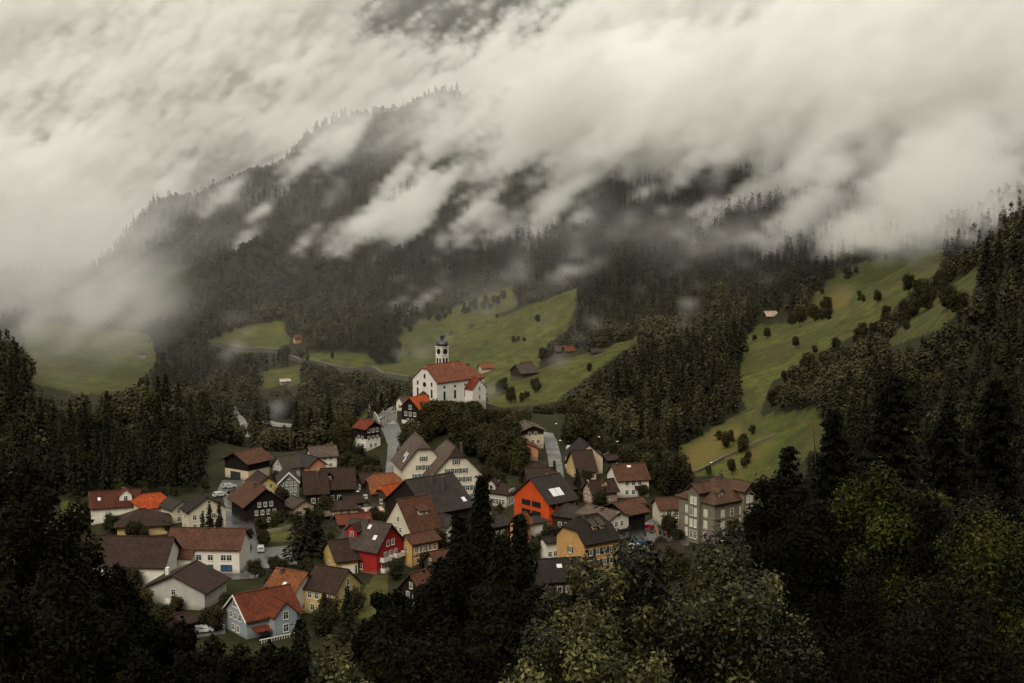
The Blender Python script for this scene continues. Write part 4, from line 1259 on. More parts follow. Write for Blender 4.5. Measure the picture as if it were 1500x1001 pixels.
for kind, protos, h0, da, db in ((True, FINC, 20.0, 0, 1050), (False, FINB, 14.0, 0, 1050), (True, LOWC, 20.0, 1050, 9e9), (False, LOWB, 14.0, 1050, 9e9)):
    sel = rest[(is_con[rest] == kind) & (cy_[rest] >= da) & (cy_[rest] < db)]
    pk = g.integers(0, len(protos), sel.size)
    for j, (V, t) in enumerate(protos):
        s_ = sel[pk == j]
        if not s_.size: continue
        a = g.uniform(0, 6.28, s_.size); s = hh[s_] / h0; w = s * g.uniform(.85, 1.25, s_.size)
        ca, sa = np.cos(a)[:, None, None], np.sin(a)[:, None, None]
        X = (V[None, ..., 0] * ca - V[None, ..., 1] * sa) * w[:, None, None] + cx_[s_][:, None, None]
        Y = (V[None, ..., 0] * sa + V[None, ..., 1] * ca) * w[:, None, None] + cy_[s_][:, None, None]
        Z = V[None, ..., 2] * s[:, None, None] + cz_[s_][:, None, None] - .3
        parts.append(np.stack([X, Y, Z], -1).reshape(-1, 4, 3))
        hue = np.clip(.42 + .17 * g.normal(size=s_.size) + .16 * vnoise(cx_[s_] / 60 + 5, cy_[s_] / 90) + (-.2 if kind else .14), 0, 1)
        tin.append((t[None, :] * .14 + hue[:, None] * .85).ravel())
V = np.concatenate(parts); T = np.clip(np.concatenate(tin), 0, 1)
print('forest trees', rest.size, 'quads', len(V))
fo = obj('forest', quadmesh('forest', V, T, L_FAR))
tag(fo, 'mixed mountain forest of spruces and broadleaf trees covering the far slopes', 'forest', kind='stuff')

# --- bushes and hedges scattered over the meadows
hedges = [([(1300, 492), (1335, 460), (1370, 430), (1405, 398)], 34, 6, 'bushes between the two right hand meadows'),
          ([(480, 500), (520, 498), (560, 492), (600, 478)], 22, 7, 'bushes on the meadow left of the church'),
          ([(1130, 600), (1160, 560), (1200, 530), (1250, 505), (1290, 480)], 22, 6, 'bushes below the right hand meadow'),
          ([(470, 505), (520, 492), (570, 480), (640, 470), (700, 452), (745, 440)], 55, 6, 'hedgerow bushes on the meadow above the church'),
          ([(540, 528), (556, 530), (575, 532), (560, 518), (548, 516)], 12, 10, 'bushes on the meadow left of the church'),
          ([(1165, 455), (1190, 470), (1170, 480), (1205, 458)], 6, 9, 'bushes on the right hand meadow'),
          ([(1400, 460), (1310, 470), (1250, 410), (1290, 450), (1340, 430)], 9, 8, 'bushes on the right hand meadow'),
          ([(1060, 650), (1040, 700), (1090, 660), (1020, 640), (1110, 640), (1130, 575), (1150, 560)], 12, 5, 'bushes on the right hand meadow'),
          ([(1240, 395), (1300, 385), (1340, 372), (1210, 430), (1260, 440)], 10, 3, 'bushes on the right hand meadow'),
          ([(735, 575), (765, 585), (790, 580), (740, 560), (800, 530), (815, 524)], 9, 7, 'bushes on the green right of the church')]
hedges.append(([(1120, 500), (1160, 520), (1210, 470), (1230, 415), (1330, 400), (1150, 590), (1080, 690), (1170, 650), (1190, 690), (1290, 410), (1180, 445), (1240, 470)], 12, 5, 'lone bushes of the right hand meadow'))
hedges.append(([(760, 500), (790, 470), (720, 470), (700, 510), (650, 520), (680, 545), (850, 545), (900, 505), (480, 520), (520, 530)], 10, 4, 'lone bushes of the church meadow'))
for pl, n, h, grp in hedges:
    for _ in range(n):
        i = rnd.randrange(len(pl) - 1) if n > 12 else rnd.randrange(len(pl))
        if n > 12:
            f = rnd.random(); px = pl[i][0] + f * (pl[i + 1][0] - pl[i][0]); py = pl[i][1] + f * (pl[i + 1][1] - pl[i][1])
        else: px, py = pl[i]
        p = ground(px + rnd.gauss(0, 7), py + rnd.gauss(0, 4))
        place_tree('b', p.x, p.y, h * rnd.uniform(.6, 1.3), .95, 'dark bush among the ' + grp, grp, 'shrub')

# --- trees of the village and the church knoll
FOOT = []
for o in list(SC.objects):
    if o.parent is None and o.type == 'EMPTY' and o.get('category') not in ('tree', 'shrub'):
        rr = 0
        for c_ in o.children:
            if c_.name.startswith(('wall', 'roof')): rr = max(rr, max(c_.dimensions.x, c_.dimensions.y) * .5 if c_.dimensions.x else 6)
        FOOT.append((o.location.x, o.location.y, max(rr, 4)))


def free(x, y, pad=1.0):
    return all((x - a) ** 2 + (y - b) ** 2 > (r * .72 + pad) ** 2 for a, b, r in FOOT)


ROADS = [[(574, 735), (575, 705), (578, 675), (580, 650), (574, 632)], [(818, 712), (815, 690), (812, 668), (806, 645)], [(350, 850), (352, 825), (356, 800), (352, 775)], [(470, 735), (530, 742), (560, 752)], [(905, 820), (940, 800), (960, 782), (1000, 756)], [(440, 828), (420, 810), (370, 820)], [(320, 712), (370, 712)]]


def near_road(px, py, tol=9):
    for pl in ROADS:
        for (x0, y0), (x1, y1) in zip(pl[:-1], pl[1:]):
            t = max(0, min(1, ((px - x0) * (x1 - x0) + (py - y0) * (y1 - y0)) / ((x1 - x0) ** 2 + (y1 - y0) ** 2)))
            if math.hypot(px - x0 - t * (x1 - x0), py - y0 - t * (y1 - y0)) < tol: return True
    return False


for poly, n, h0, h1, grp in (
        ([(596, 640), (640, 608), (700, 604), (770, 628), (760, 690), (715, 690), (655, 640), (620, 655), (598, 690)], 85, 6, 11, 'trees on the knoll below the church'),
        ([(490, 650), (518, 672), (568, 705), (560, 730), (500, 695)], 22, 3, 7, 'trees on the slope left of the knoll road'),
        ([(700, 640), (760, 640), (800, 690), (760, 720), (715, 700)], 18, 3, 7, 'trees below the grey roofed chalet'),
        ([(830, 625), (900, 660), (985, 690), (1010, 735), (960, 720), (900, 680), (830, 650)], 30, 5, 10, 'trees along the path right of the village'),
        ([(440, 640), (520, 640), (515, 668), (440, 650)], 16, 5, 9, 'trees behind the upper village houses')):
    xs = [p[0] for p in poly]; ys = [p[1] for p in poly]; c_ = 0
    for _ in range(n * 8):
        if c_ >= n: break
        px, py = rnd.uniform(min(xs), max(xs)), rnd.uniform(min(ys), max(ys))
        if not inpoly(px, py, poly) or near_road(px, py): continue
        p = ground(px, py); ht = rnd.uniform(h0, h1)
        if not free(p.x, p.y, .5): continue
        tp = py - ht * F / p.y
        if 596 < px < 712 and tp < 588: ht *= max(.3, (py - 588) / (py - tp))
        if 700 < px < 770 and tp < 600: ht *= max(.3, (py - 600) / (py - tp))
        place_tree('b', p.x, p.y, ht, 1.05, 'leafy dark tree among the ' + grp, grp); c_ += 1
n_ = 0
for _ in range(3000):
    if n_ >= 280: break
    px, py = rnd.uniform(90, 1120), rnd.uniform(690, 935)
    if not inpoly(px, py, VILLAGE) or near_road(px, py, 11): continue
    p = ground(px, py)
    if p.y > 540 or not free(p.x, p.y, 1.2): continue
    if inpoly(px, py, [(280, 842), (354, 838), (354, 872), (280, 872)]): continue
    if inpoly(px, py, [(548, 845), (565, 845), (560, 905), (528, 905), (530, 870)]): continue
    place_tree('b', p.x, p.y, rnd.uniform(2.2, 6.5), 1.1, 'small garden tree between the village houses', 'garden trees between the village houses', 'garden_tree'); n_ += 1
ENV = ([60, 100, 150, 200, 240, 300, 330, 420, 450, 500, 540, 580, 620, 650, 720, 800, 850, 900], [840, 850, 868, 905, 922, 945, 955, 955, 935, 938, 925, 905, 900, 850, 850, 870, 850, 850])
for k in range(120):
    px = 60 + k * 7.0 + rnd.uniform(-12, 12); dd_ = rnd.uniform(170, 292)
    top = float(np.interp(px, *ENV)) + abs(rnd.gauss(0, 35)) + 4
    if top > 995: top = rnd.uniform(950, 990)
    u, s_ = ray(px, top); x, y = u * dd_, dd_
    ht = ZC + s_ * dd_ - float(zt(x, y))
    if ht < 2.5: continue
    place_tree('c' if rnd.random() < .25 else 'b', x, y, min(ht, 24), 1.0 if ht < 14 else .8, 'dark tree on the slope just below the lowest houses', 'dark trees on the slope below the village')
for px, py, hp, ws, lb in ((452, 832, 92, 1.5, 'big dark spruce in the middle of the village, beside the car park'), (438, 828, 80, 1.5, 'dark spruce at the left of the big one beside the car park'), (466, 826, 78, 1.5, 'dark spruce right behind the big one beside the car park'),
                           (510, 938, 78, 1.3, 'pointed spruce in front of the ochre yellow house'), (476, 930, 62, 1.6, 'broad spruce left of the pointed one before the ochre yellow house'),
                           (308, 795, 66, .8, 'slim dark conifer before the cream house with black roof'), (322, 793, 60, .9, 'second slim conifer before the cream house with black roof'), (298, 792, 46, 1., 'short conifer before the cream house with black roof'),
                           (812, 715, 42, 1.0, 'pointed dark conifer beside the knoll road'), (845, 728, 44, 1.2, 'dark conifer between the orange and pink houses'), (886, 742, 28, 1.1, 'small conifer in front of the pink house'),
                           (975, 728, 56, .9, 'tall dark conifer right of the broad white house'), (990, 725, 62, .9, 'tallest dark conifer left of the stone hotel'), (962, 715, 46, 1., 'dark conifer behind the broad white house'), (1010, 716, 40, 1.2, 'conifer above the stone hotel roof'), (1003, 722, 50, 1., 'conifer just left of the stone hotel roof')):
    p = ground(px, py)
    place_tree('c', p.x, p.y, hp * p.y / F, ws, lb, None)

# --- trees of the slope below the camera
FGN = [0]


def fg_tree(kind, px, top, d, wpx, mat, label, n=9000, lp=6.0, name=None, seed=0, z0=.05, nblob=46):
    u, s = ray(px, top)
    x, y = u * d, d
    gz = float(zt(x, y)); h = ZC + s * d - gz
    rx = wpx / 2 * d / F
    FGN[0] += 1; sd = 500 + FGN[0]
    size = lp * d / F
    o = thing(name or ('broadleaf_tree' if kind == 'b' else 'spruce_tree' if kind == 'c' else 'pine_tree'), label, 'tree', (x, y, gz), rnd.uniform(0, 6.28))
    if kind == 'b':
        z0 = max(.05, 1 - 2.7 * rx / h)
        V, t = broad_np(h, rx, n, size, sd, nblob=nblob, z0=z0, lumpy=.5, aspect=.5, core=.3)
        tm = trunk_mesh(h * .8, max(.12, h * .018), sd, 10, rx * .9)
    elif kind == 'c':
        V, t = conifer_np(h, rx, n // 16, 16, size * 2.2, sd, power=.75, rag=.45)
        tm = trunk_mesh(h * .90, h * .012, sd)
    else:
        V, t = conifer_np(h, rx, n // 40, 40, size * 2.0, sd, bare=.25, droop=.1, power=.45, up=.22, rag=.65)
        tm = trunk_mesh(h * .97, h * .016, sd, 8, rx * .6)
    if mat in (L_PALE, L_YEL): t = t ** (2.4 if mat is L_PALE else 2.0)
    obj('trunk', tm, o); obj('crown', quadmesh('crown', V, t, mat), o)
    return o


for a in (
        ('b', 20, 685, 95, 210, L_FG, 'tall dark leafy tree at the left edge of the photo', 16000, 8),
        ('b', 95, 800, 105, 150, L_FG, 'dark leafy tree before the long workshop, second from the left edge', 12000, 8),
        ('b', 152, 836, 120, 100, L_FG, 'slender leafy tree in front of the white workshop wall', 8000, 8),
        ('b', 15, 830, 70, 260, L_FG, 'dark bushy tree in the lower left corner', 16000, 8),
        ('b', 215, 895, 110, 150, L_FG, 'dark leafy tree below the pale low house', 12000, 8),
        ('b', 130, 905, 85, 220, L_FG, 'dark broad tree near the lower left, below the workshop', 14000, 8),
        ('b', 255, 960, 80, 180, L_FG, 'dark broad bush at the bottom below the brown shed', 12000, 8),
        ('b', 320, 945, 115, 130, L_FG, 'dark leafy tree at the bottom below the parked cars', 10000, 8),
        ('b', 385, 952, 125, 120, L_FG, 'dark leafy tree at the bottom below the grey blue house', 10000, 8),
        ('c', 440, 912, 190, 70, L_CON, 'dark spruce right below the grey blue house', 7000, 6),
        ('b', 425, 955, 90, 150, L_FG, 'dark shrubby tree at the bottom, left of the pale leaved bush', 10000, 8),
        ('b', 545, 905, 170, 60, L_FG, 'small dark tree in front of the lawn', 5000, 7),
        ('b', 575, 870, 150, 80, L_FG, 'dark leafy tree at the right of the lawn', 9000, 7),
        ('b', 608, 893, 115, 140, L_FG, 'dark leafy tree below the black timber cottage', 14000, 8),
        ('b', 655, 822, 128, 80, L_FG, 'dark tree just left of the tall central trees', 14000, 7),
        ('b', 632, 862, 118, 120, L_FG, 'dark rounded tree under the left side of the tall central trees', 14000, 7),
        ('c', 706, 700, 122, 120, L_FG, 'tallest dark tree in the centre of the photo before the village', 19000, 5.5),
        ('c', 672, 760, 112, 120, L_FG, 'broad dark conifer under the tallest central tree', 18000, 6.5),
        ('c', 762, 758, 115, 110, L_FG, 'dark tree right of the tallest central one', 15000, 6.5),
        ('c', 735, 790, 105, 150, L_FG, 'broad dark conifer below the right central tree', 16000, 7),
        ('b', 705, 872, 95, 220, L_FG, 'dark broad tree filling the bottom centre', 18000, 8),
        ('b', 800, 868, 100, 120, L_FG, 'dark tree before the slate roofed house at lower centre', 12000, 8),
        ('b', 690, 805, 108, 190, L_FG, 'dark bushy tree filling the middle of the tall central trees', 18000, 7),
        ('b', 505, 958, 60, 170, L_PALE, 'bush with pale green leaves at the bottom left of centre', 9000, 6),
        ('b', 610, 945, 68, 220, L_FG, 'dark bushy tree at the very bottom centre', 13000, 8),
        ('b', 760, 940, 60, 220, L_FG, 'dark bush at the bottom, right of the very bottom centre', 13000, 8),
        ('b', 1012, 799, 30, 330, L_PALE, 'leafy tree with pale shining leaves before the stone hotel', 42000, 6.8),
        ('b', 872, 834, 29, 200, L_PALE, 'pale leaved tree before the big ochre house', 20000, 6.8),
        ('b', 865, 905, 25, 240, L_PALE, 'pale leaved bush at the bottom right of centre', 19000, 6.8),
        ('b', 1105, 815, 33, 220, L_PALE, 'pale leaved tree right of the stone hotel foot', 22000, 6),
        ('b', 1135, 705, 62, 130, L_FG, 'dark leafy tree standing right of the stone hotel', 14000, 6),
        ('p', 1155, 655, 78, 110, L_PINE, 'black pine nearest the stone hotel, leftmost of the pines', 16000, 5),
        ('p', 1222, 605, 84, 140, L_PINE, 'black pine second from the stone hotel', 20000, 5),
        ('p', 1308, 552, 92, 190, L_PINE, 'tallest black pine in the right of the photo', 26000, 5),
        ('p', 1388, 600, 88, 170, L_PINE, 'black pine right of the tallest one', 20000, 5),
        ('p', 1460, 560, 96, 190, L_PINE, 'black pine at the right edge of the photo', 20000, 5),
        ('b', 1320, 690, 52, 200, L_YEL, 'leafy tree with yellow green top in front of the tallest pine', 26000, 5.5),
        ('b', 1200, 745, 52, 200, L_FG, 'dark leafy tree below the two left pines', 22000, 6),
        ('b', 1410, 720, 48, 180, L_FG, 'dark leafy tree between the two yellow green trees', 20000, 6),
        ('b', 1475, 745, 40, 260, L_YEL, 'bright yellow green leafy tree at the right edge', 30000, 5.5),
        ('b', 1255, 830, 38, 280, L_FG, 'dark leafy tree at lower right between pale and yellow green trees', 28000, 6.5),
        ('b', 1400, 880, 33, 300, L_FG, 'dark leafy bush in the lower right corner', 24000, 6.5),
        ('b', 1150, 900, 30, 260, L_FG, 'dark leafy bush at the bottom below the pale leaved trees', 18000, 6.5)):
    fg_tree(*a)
# ------------------------------------------------------------------ street things
def car(px, py, az, col, label, van=False):
    p = ground(px, py)
    o = thing('parked_car', label, 'car', (p.x, p.y, p.z + .12), R(az), 'cars parked in the village')
    mb = MB(); w = .86
    prof = [(-2.1, .30), (2.1, .30), (2.12, .75), (1.3, .92), (.7, 1.42 if not van else 1.9), (-1.5, 1.46 if not van else 1.95), (-2.05, .95)]
    for sd in (-1, 1):
        pts = [(x, sd * (w if z < 1 else w - .12), z) for x, z in prof]
        mb.poly(pts if sd < 0 else pts[::-1])
    n = len(prof)
    for i in range(n):
        a, c = prof[i], prof[(i + 1) % n]
        wa, wc = (w if a[1] < 1 else w - .12), (w if c[1] < 1 else w - .12)
        mb.poly([(a[0], -wa, a[1]), (a[0], wa, a[1]), (c[0], wc, c[1]), (c[0], -wc, c[1])])
    mb.build('body', plain('car_paint_%d%d%d' % tuple(int(q * 99) for q in col), col, .25, .1), o)
    gl = MB(); zt_ = 1.36 if not van else 1.8
    for sd in (-1, 1):
        y = sd * (w - .045)
        gl.poly([(-1.6, y, .97), (1.05, y, .97), (.62, y - sd * .07, zt_), (-1.4, y - sd * .07, zt_)])
    gl.poly([(1.24, -.7, .98), (1.24, .7, .98), (.76, .62, zt_), (.76, -.62, zt_)]); gl.poly([(-2.04, -.7, 1.0), (-2.04, .7, 1.0), (-1.6, .62, zt_), (-1.6, -.62, zt_)])
    gl.build('window', M_GLASS, o)
    wm = MB(); wm.lathe([(0, -.1), (.31, -.1), (.33, 0), (.31, .1), (0, .1)], 14); wme = wm.mesh('wheel', plain('tyre', (.02, .02, .02), .8))
    for x in (-1.3, 1.3):
        for sd in (-1, 1):
            q = obj('wheel', wme, o, (x, sd * .82, .33)); q.rotation_euler = (math.pi / 2, 0, 0)
    lm = MB(); lm.box(-.02, .02, -.18, .18, -.07, .07); lme = lm.mesh('headlight', M_SKYL)
    for sd in (-1, 1): obj('headlight', lme, o, (2.12, sd * .6, .68))
    return o


for c_ in ((363, 806, 95, (.03, .03, .035), 'dark car at the left of the car park beside the white workshop'),
           (382, 808, 100, (.45, .46, .47), 'silver car in the car park beside the white workshop'),
           (348, 784, 60, (.60, .60, .58), 'white car behind the white workshop'),
           (536, 733, 30, (.70, .70, .68), 'white car in the street before the long dark brown house'),
           (336, 716, 20, (.40, .42, .44), 'silver car outside the hall at far left'),
           (322, 728, 40, (.5, .5, .5), 'pale car under the trees below the hall'),
           (948, 776, 10, (.34, .015, .02), 'red car beside the dark timber barn'),
           (938, 800, 25, (.03, .13, .28), 'blue car at the edge of the square'),
           (932, 806, 25, (.66, .66, .64), 'white car beside the blue one on the square'),
           (975, 772, 60, (.42, .44, .44), 'silver car before the cream garage house'),
           (298, 928, 15, (.62, .62, .60), 'white car at the bottom left beside the brown shed'),
           (312, 922, 20, (.45, .47, .50), 'grey car behind the white one beside the brown shed'),
           (312, 871, 10, (.65, .65, .63), 'white car behind the pale low house'),
           (838, 660, 5, (.66, .66, .64), 'white van under the trees by the knoll road')):
    car(*c_)

p = ground(977, 790)
o = thing('closed_parasol', 'closed red parasol standing on the hotel square', 'parasol', p)
mb = MB(); mb.tube((0, 0, 0), (0, 0, 3.2), .04, .04); mb.build('pole', M_METAL, o)
mb = MB(); mb.lathe([(.28, .9), (.32, 1.0), (.2, 2.0), (.06, 3.1), (0, 3.2)], 10); mb.build('canopy', plain('red_cloth', (.35, .02, .02), .8), o)
p = ground(962, 788)
o = thing('closed_parasol', 'closed orange parasol standing left of the red one on the hotel square', 'parasol', p)
mb = MB(); mb.tube((0, 0, 0), (0, 0, 2.6), .04, .04); mb.build('pole', M_METAL, o)
mb = MB(); mb.lathe([(.2, .9), (.22, 1.0), (.16, 1.8), (.05, 2.5), (0, 2.6)], 10); mb.build('canopy', plain('orange_cloth', (.40, .12, .02), .8), o)

LAMPS = [(813, 640, 30), (822, 665, 16), (861, 652, 26), (901, 668, 24), (935, 686, 24), (954, 706, 18), (880, 660, 20), (397, 652, 8), (521, 745, 14), (1045, 700, 20), (302, 772, 30), (930, 770, 18)]
pm = MB(); pm.tube((0, 0, -.5), (0, 0, 4.6), .06, .045, 8); pm.tube((0, 0, 4.55), (.7, 0, 4.75), .04, .03, 6)
hm = MB(); hm.lathe([(.05, .16), (.42, .04), (.42, -.04), (.2, -.12), (0, -.12)], 12, (.8, 0, 4.75))
pme, hme = pm.mesh('pole', M_METAL), hm.mesh('lamp_head', M_WHITE)
for px, py, hp in LAMPS:
    p = ground(px, py)
    o = thing('street_lamp', 'slim street lamp with pale round head', 'street lamp', p, rnd.uniform(0, 6), 'street lamps of the village')
    obj('pole', pme, o); obj('lamp_head', hme, o)

# gravestones of the churchyard
gm = MB(); gm.box(-.35, .35, -.1, .1, -.3, .8); gm.box(-.22, .22, -.098, .098, .8, 1.05); gme_ = gm.mesh('gravestone', M_CONC)
for i in range(26):
    px = 562 + (i % 6) * 3.6 + rnd.uniform(-1, 1); py = 606 + (i // 6) * 4 + rnd.uniform(-1, 1)
    p = ground(px, py)
    o = obj('gravestone', gme_); o.location = p; o.rotation_euler = (0, 0, rnd.uniform(-.3, .3)); o.scale = (1, 1, rnd.uniform(.8, 1.5))
    tag(o, 'small grey gravestone in the churchyard left of the church', 'gravestone', 'gravestones of the churchyard')


def wall_line(name, label, cat, pix, h, t, mat, lift=0.0):
    P = [ground(*q) for q in pix]; mb = MB()
    for a, c in zip(P[:-1], P[1:]):
        n = max(1, int((c - a).length / 6))
        s = Vector((c.y - a.y, a.x - c.x, 0)).normalized() * t / 2
        for i in range(n):
            e0, e1 = a.lerp(c, i / n), a.lerp(c, (i + 1) / n)
            z0, z1 = float(zt(e0.x, e0.y)), float(zt(e1.x, e1.y))
            A_, B_, C_, D_ = e0 - s, e0 + s, e1 + s, e1 - s
            top = [(A_.x, A_.y, z0 + h), (B_.x, B_.y, z0 + h), (C_.x, C_.y, z1 + h), (D_.x, D_.y, z1 + h)]
            mb.slab(top, h + 3)
    return tag(mb.build(name, mat), label, cat)


wall_line('railway_wall', 'long dark retaining wall of the railway under the bright meadow', 'wall', [(412, 520), (440, 532), (500, 543), (560, 552), (600, 558)], 2.6, 2, wallmat((.05, .045, .04), 'stone'))
wall_line('railway_wall', 'dark railway wall under the far left meadow', 'wall', [(300, 504), (335, 512), (380, 516), (412, 518)], 3.0, 2, wallmat((.05, .045, .04), 'stone'))
wall_line('churchyard_wall', 'pale stone wall round the churchyard left of the church', 'wall', [(541, 596), (549, 612), (556, 626)], 1.8, .5, M_CONC)
wall_line('garden_wall', 'low stone wall along the meadow path above the stone hotel', 'wall', [(1020, 694), (1060, 672), (1100, 655), (1135, 640)], .9, .6, wallmat((.16, .13, .09), 'stone'))
wall_line('garden_fence', 'pale wooden garden fence above the car park', 'fence', [(392, 782), (412, 779), (436, 772)], 1.1, .12, wallmat((.40, .34, .26), 'timber'))

# ------------------------------------------------------------------ clouds on the mountain side
NX, NY, NZ = 320, 150, 120
X0, X1, Y0, Y1, Z0, Z1 = -1050.0, 1050.0, 620.0, 2900.0, -70.0, 430.0


def fnoise(beta, seed, sc):
    r_ = np.random.default_rng(seed)
    Fq_ = np.fft.rfftn(r_.standard_normal((NX, NY, NZ)).astype(np.float32))
    fx = np.fft.fftfreq(NX)[:, None, None] * NX / (X1 - X0) * sc[0]; fy = np.fft.fftfreq(NY)[None, :, None] * NY / (Y1 - Y0) * sc[1]; fz = np.fft.rfftfreq(NZ)[None, None, :] * NZ / (Z1 - Z0) * sc[2]
    k = np.sqrt(fx ** 2 + fy ** 2 + fz ** 2) * 170
    Fq_ *= 1 / (1 + k ** 2) ** (beta / 4)
    n = np.fft.irfftn(Fq_, s=(NX, NY, NZ)); n -= n.mean()
    return (n / n.std()).astype(np.float32)


nz = .70 * fnoise(3.8, 21, (.95, 1.5, 1.45)) + .80 * fnoise(3.1, 22, (.36, .75, .55))
# wisps are drawn up the slope: shear the noise with height
gx = np.linspace(X0, X1, NX, dtype=np.float32)[:, None, None]
gy = np.linspace(Y0, Y1, NY, dtype=np.float32)[None, :, None]
gz_ = np.linspace(Z0, Z1, NZ, dtype=np.float32)[None, None, :]
dxv, dzv = (X1 - X0) / (NX - 1), (Z1 - Z0) / (NZ - 1)
fx_ = np.fft.rfftfreq(NX)
for k in range(NZ):
    a = np.fft.rfft(nz[:, :, k], axis=0) * np.exp(-2j * np.pi * fx_ * (k * dzv * .85 / dxv))[:, None]
    nz[:, :, k] = np.fft.irfft(a, n=NX, axis=0)
ter = zt(gx[:, :, 0] + 0 * gy[:, :, 0], gy[:, :, 0] + 0 * gx[:, :, 0]).astype(np.float32)[:, :, None]
hgt = gz_ - ter
BL = [
    # px, py, distance, half width px, half height px, half depth m, amount
    (970, 175, 1450, 270, 105, 330, 2.1),
    (1300, 150, 1200, 330, 165, 330, 2.4),
    (800, 140, 1900, 190, 80, 300, 1.2),
    (1255, 330, 900, 100, 48, 120, 1.3),
    (560, 120, 2500, 220, 45, 160, 1.5),
    (420, 190, 2200, 160, 50, 160, 1.2),
    (1430, 280, 900, 120, 60, 160, 1.2),
    (480, 130, 2450, 190, 60, 250, .9),
    (430, 230, 2350, 200, 60, 250, .8),
    (1000, 90, 1800, 420, 40, 300, 1.3),
    (1350, 40, 1900, 300, 70, 300, 1.2),
    (860, 45, 2300, 120, 40, 200, .9),
    (180, 250, 2500, 330, 260, 300, 1.2),
    (100, 330, 2100, 260, 90, 300, 1.0),
    (230, 60, 2500, 330, 160, 300, 1.0),
    (1280, -10, 2000, 420, 100, 400, 2.0),
    (1380, 250, 820, 230, 85, 160, 1.4),
    (1480, 300, 700, 120, 40, 120, 1.0),
    (430, 60, 2480, 170, 110, 200, 1.1),
    # clear gaps
    (595, 30, 2600, 115, 42, 700, -2.0, 20),
    (1080, 30, 2200, 75, 28, 700, -1.4, 35),
    (835, 5, 2400, 40, 22, 700, -1.2),
    (250, 110, 2480, 340, 280, 230, 3.2),
    (60, 300, 2300, 300, 120, 260, 2.6),
    (40, 170, 2450, 170, 110, 220, 1.7), (1430, 20, 1900, 160, 80, 250, 1.5), (330, 60, 2500, 120, 110, 160, 1.3),
]
# fingers of cloud that trail up the slope, each just in front of the wood behind it
fr = random.Random(12)
for px, py in ((560, 318), (615, 300), (668, 262), (715, 315), (770, 255), (815, 300), (868, 250), (925, 285), (985, 262), (1040, 315), (1095, 285), (1150, 250), (1165, 325), (1225, 285), (1262, 335), (1300, 250), (1350, 300), (1405, 240), (1440, 310)):
    dd_ = ground(px, py, 500, 4000).y
    BL.append((px, py, dd_ - fr.uniform(90, 150), fr.uniform(70, 105), fr.uniform(23, 34), 75, fr.uniform(1.35, 1.8), fr.uniform(38, 58)))
for px, py, rl, rw, am, ti in ((372, 330, 90, 13, .95, 50), (425, 265, 80, 14, .95, 50), (462, 330, 80, 17, 1.3, 52), (520, 325, 90, 20, 1.5, 50), (440, 235, 60, 18, 1.3, 40), (510, 205, 70, 18, 1.3, 45), (600, 235, 80, 18, 1.4, 55), (640, 215, 70, 24, 1.6, 50), (335, 285, 70, 12, .85, 42)):
    BL.append((px, py, ground(px, py, 500, 4000).y - 90, rl, rw, 60, am, ti))
for px, py, rl, rw, am, ti in ((548, 250, 125, 26, -2.4, 54), (480, 290, 120, 18, -1.6, 52), (390, 285, 85, 20, -1.2, 48), (595, 180, 50, 16, -1.6, 55), (665, 285, 70, 14, -1.3, 56), (755, 270, 80, 15, -1.3, 50),
                               (895, 270, 70, 18, -1.6, 60), (1085, 245, 90, 20, -1.9, 35), (1200, 240, 75, 15, -1.0, 32), (1385, 255, 40, 14, -1.0, 60), (985, 300, 50, 12, -1.2, 50)):
    BL.append((px, py, ground(px, py, 500, 4000).y - 110, rl, rw, 240, am, ti))
for px, py in ((590, 335), (700, 345), (850, 318), (1270, 352), (1400, 335), (1130, 355)):
    dd_ = ground(px, py, 500, 4000).y
    BL.append((px, py, dd_ - 110, 62, 20, 60, 1.35, 12))
den = np.zeros((NX, NY, NZ), dtype=np.float32)
pos = np.full((NX, NY, NZ), -1.9, dtype=np.float32)
for px, py, d, rpx, rpy, rd, am, *ti in BL:
    u, s = ray(px, py)
    t_ = R(ti[0]) if ti else 0.0
    ex = gx - u * d; ez = gz_ - (ZC + s * d)
    q = ((ex * math.cos(t_) + ez * math.sin(t_)) / (rpx * d / F)) ** 2 + ((gy - d) / rd) ** 2 + ((ez * math.cos(t_) - ex * math.sin(t_)) / (rpy * d / F)) ** 2
    if am > 0: pos = np.maximum(pos, (am * 1.35 + 1.0) * np.exp(-q * .75) - 1.9)
    else: den += am * np.exp(-q)
f = pos + den + .72 * nz
den = np.clip(f / 1.5, 0, 1)
den = den * den * (3 - 2 * den) * .042
# soft mist without edges
for px, py, d, rpx, rpy, rd, am in ((125, 452, 960, 82, 50, 90, .0085), (50, 390, 1080, 110, 60, 150, .0045), (170, 410, 1050, 60, 40, 90, .003), (60, 340, 1350, 130, 50, 150, .005), (700, 345, 1480, 300, 30, 100, .001), (500, 195, 1530, 150, 34, 70, .006), (620, 160, 1620, 100, 32, 80, .008), (300, 295, 1480, 120, 26, 70, .004), (190, 345, 1440, 80, 24, 70, .005),
                                    (1120, 345, 1000, 230, 28, 100, .0022), (720, 440, 1120, 60, 24, 50, .0016), (330, 345, 1420, 120, 30, 80, .001), (1400, 335, 800, 120, 30, 80, .003)):
    u, s = ray(px, py)
    q = ((gx - u * d) / (rpx * d / F)) ** 2 + ((gy - d) / rd) ** 2 + ((gz_ - (ZC + s * d)) / (rpy * d / F)) ** 2
    den = den + am * np.exp(-q) * np.clip(1 + .8 * nz, .1, 2.5)
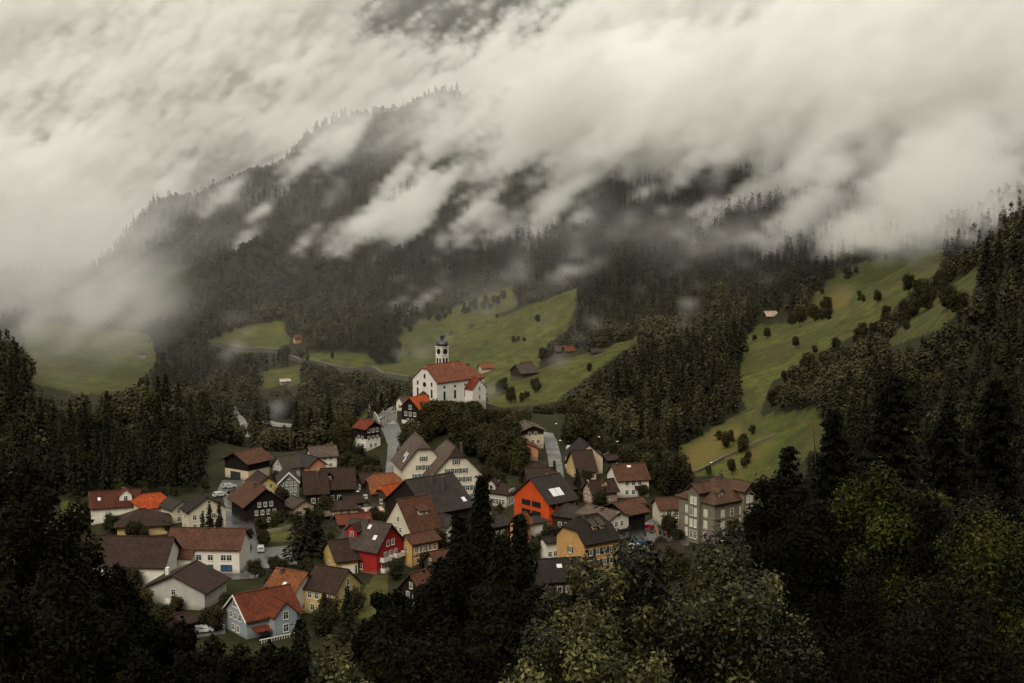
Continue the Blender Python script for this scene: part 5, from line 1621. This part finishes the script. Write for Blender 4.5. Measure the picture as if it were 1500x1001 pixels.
# thin moist air everywhere in the far valley, thicker to the left
air = 1.15e-4 * (1 + .45 * np.clip(nz, -2, 2)) * np.clip((gy - Y0) / 250, 0, 1) * np.clip((900 - np.abs(gx)) / 150, 0, 1) * np.clip((440 - gz_) / 60, .1, 1) * np.clip(1.05 - gx / 800, .35, 1.9)
den = den * (.9 + .2 * np.random.default_rng(3).random((NX, NY, NZ), dtype=np.float32))
den = (np.where(hgt > -25, den + air, air) + 1e-6 * np.random.default_rng(4).random((NX, NY, NZ), dtype=np.float32)).astype(np.float32)
vm_ = bpy.data.meshes.new('clouds')
vm_.vertices.add(den.size)
vm_.attributes.new('rho', 'FLOAT', 'POINT').data.foreach_set('value', (den * 1000).ravel())
clouds = obj('clouds', vm_)
tag(clouds, 'low pale clouds and mist hanging along the mountain side', 'clouds', kind='stuff')
mv = bpy.data.materials.new('cloud'); mv.use_nodes = True
nt = mv.node_tree; nt.nodes.remove(nt.nodes['Principled BSDF'])
pv = nt.nodes.new('ShaderNodeVolumePrincipled')
pv.inputs['Density'].default_value = 0.001; pv.inputs['Color'].default_value = (.970, .969, .956, 1); pv.inputs['Anisotropy'].default_value = .0
nt.links.new(pv.outputs[0], nt.nodes['Material Output'].inputs['Volume'])
vm_.materials.append(mv)
ng = bpy.data.node_groups.new('cloud_volume', 'GeometryNodeTree')
ng.interface.new_socket('Geometry', in_out='INPUT', socket_type='NodeSocketGeometry'); ng.interface.new_socket('Geometry', in_out='OUTPUT', socket_type='NodeSocketGeometry')
N = ng.nodes.new; LK = ng.links.new
gi, go, vc, sm = N('NodeGroupInput'), N('NodeGroupOutput'), N('GeometryNodeVolumeCube'), N('GeometryNodeSetMaterial')
sm.inputs['Material'].default_value = mv
OF = 100.0
clouds.location = (X0 - OF, Y0 - OF, Z0 - OF)
vc.inputs['Min'].default_value = (OF, OF, OF); vc.inputs['Max'].default_value = (X1 - X0 + OF, Y1 - Y0 + OF, Z1 - Z0 + OF)
for nm, v_ in (('Resolution X', NX), ('Resolution Y', NY), ('Resolution Z', NZ)): vc.inputs[nm].default_value = v_
ps, se = N('GeometryNodeInputPosition'), N('ShaderNodeSeparateXYZ')
LK(ps.outputs[0], se.inputs[0])


def ixn(o, mn, mx_, n):
    a, r_ = N('ShaderNodeMapRange'), N('ShaderNodeMath')
    a.clamp = True
    for i, q in enumerate((mn, mx_, 0, n - 1)): a.inputs[i + 1].default_value = q
    LK(o, a.inputs[0]); r_.operation = 'ROUND'; LK(a.outputs[0], r_.inputs[0])
    return r_.outputs[0]


def mad(a, k, b_):
    r_ = N('ShaderNodeMath'); r_.operation = 'MULTIPLY_ADD'
    LK(a, r_.inputs[0]); r_.inputs[1].default_value = k; LK(b_, r_.inputs[2])
    return r_.outputs[0]


ind = mad(mad(ixn(se.outputs[0], OF, X1 - X0 + OF, NX), NY, ixn(se.outputs[1], OF, Y1 - Y0 + OF, NY)), NZ, ixn(se.outputs[2], OF, Z1 - Z0 + OF, NZ))
na, si = N('GeometryNodeInputNamedAttribute'), N('GeometryNodeSampleIndex')
na.inputs[0].default_value = 'rho'; si.domain = 'POINT'; si.clamp = True
LK(gi.outputs[0], si.inputs['Geometry']); LK(na.outputs[0], si.inputs['Value']); LK(ind, si.inputs['Index'])
LK(si.outputs[0], vc.inputs['Density']); LK(vc.outputs[0], sm.inputs[0]); LK(sm.outputs[0], go.inputs[0])
clouds.modifiers.new('cloud_volume', 'NODES').node_group = ng
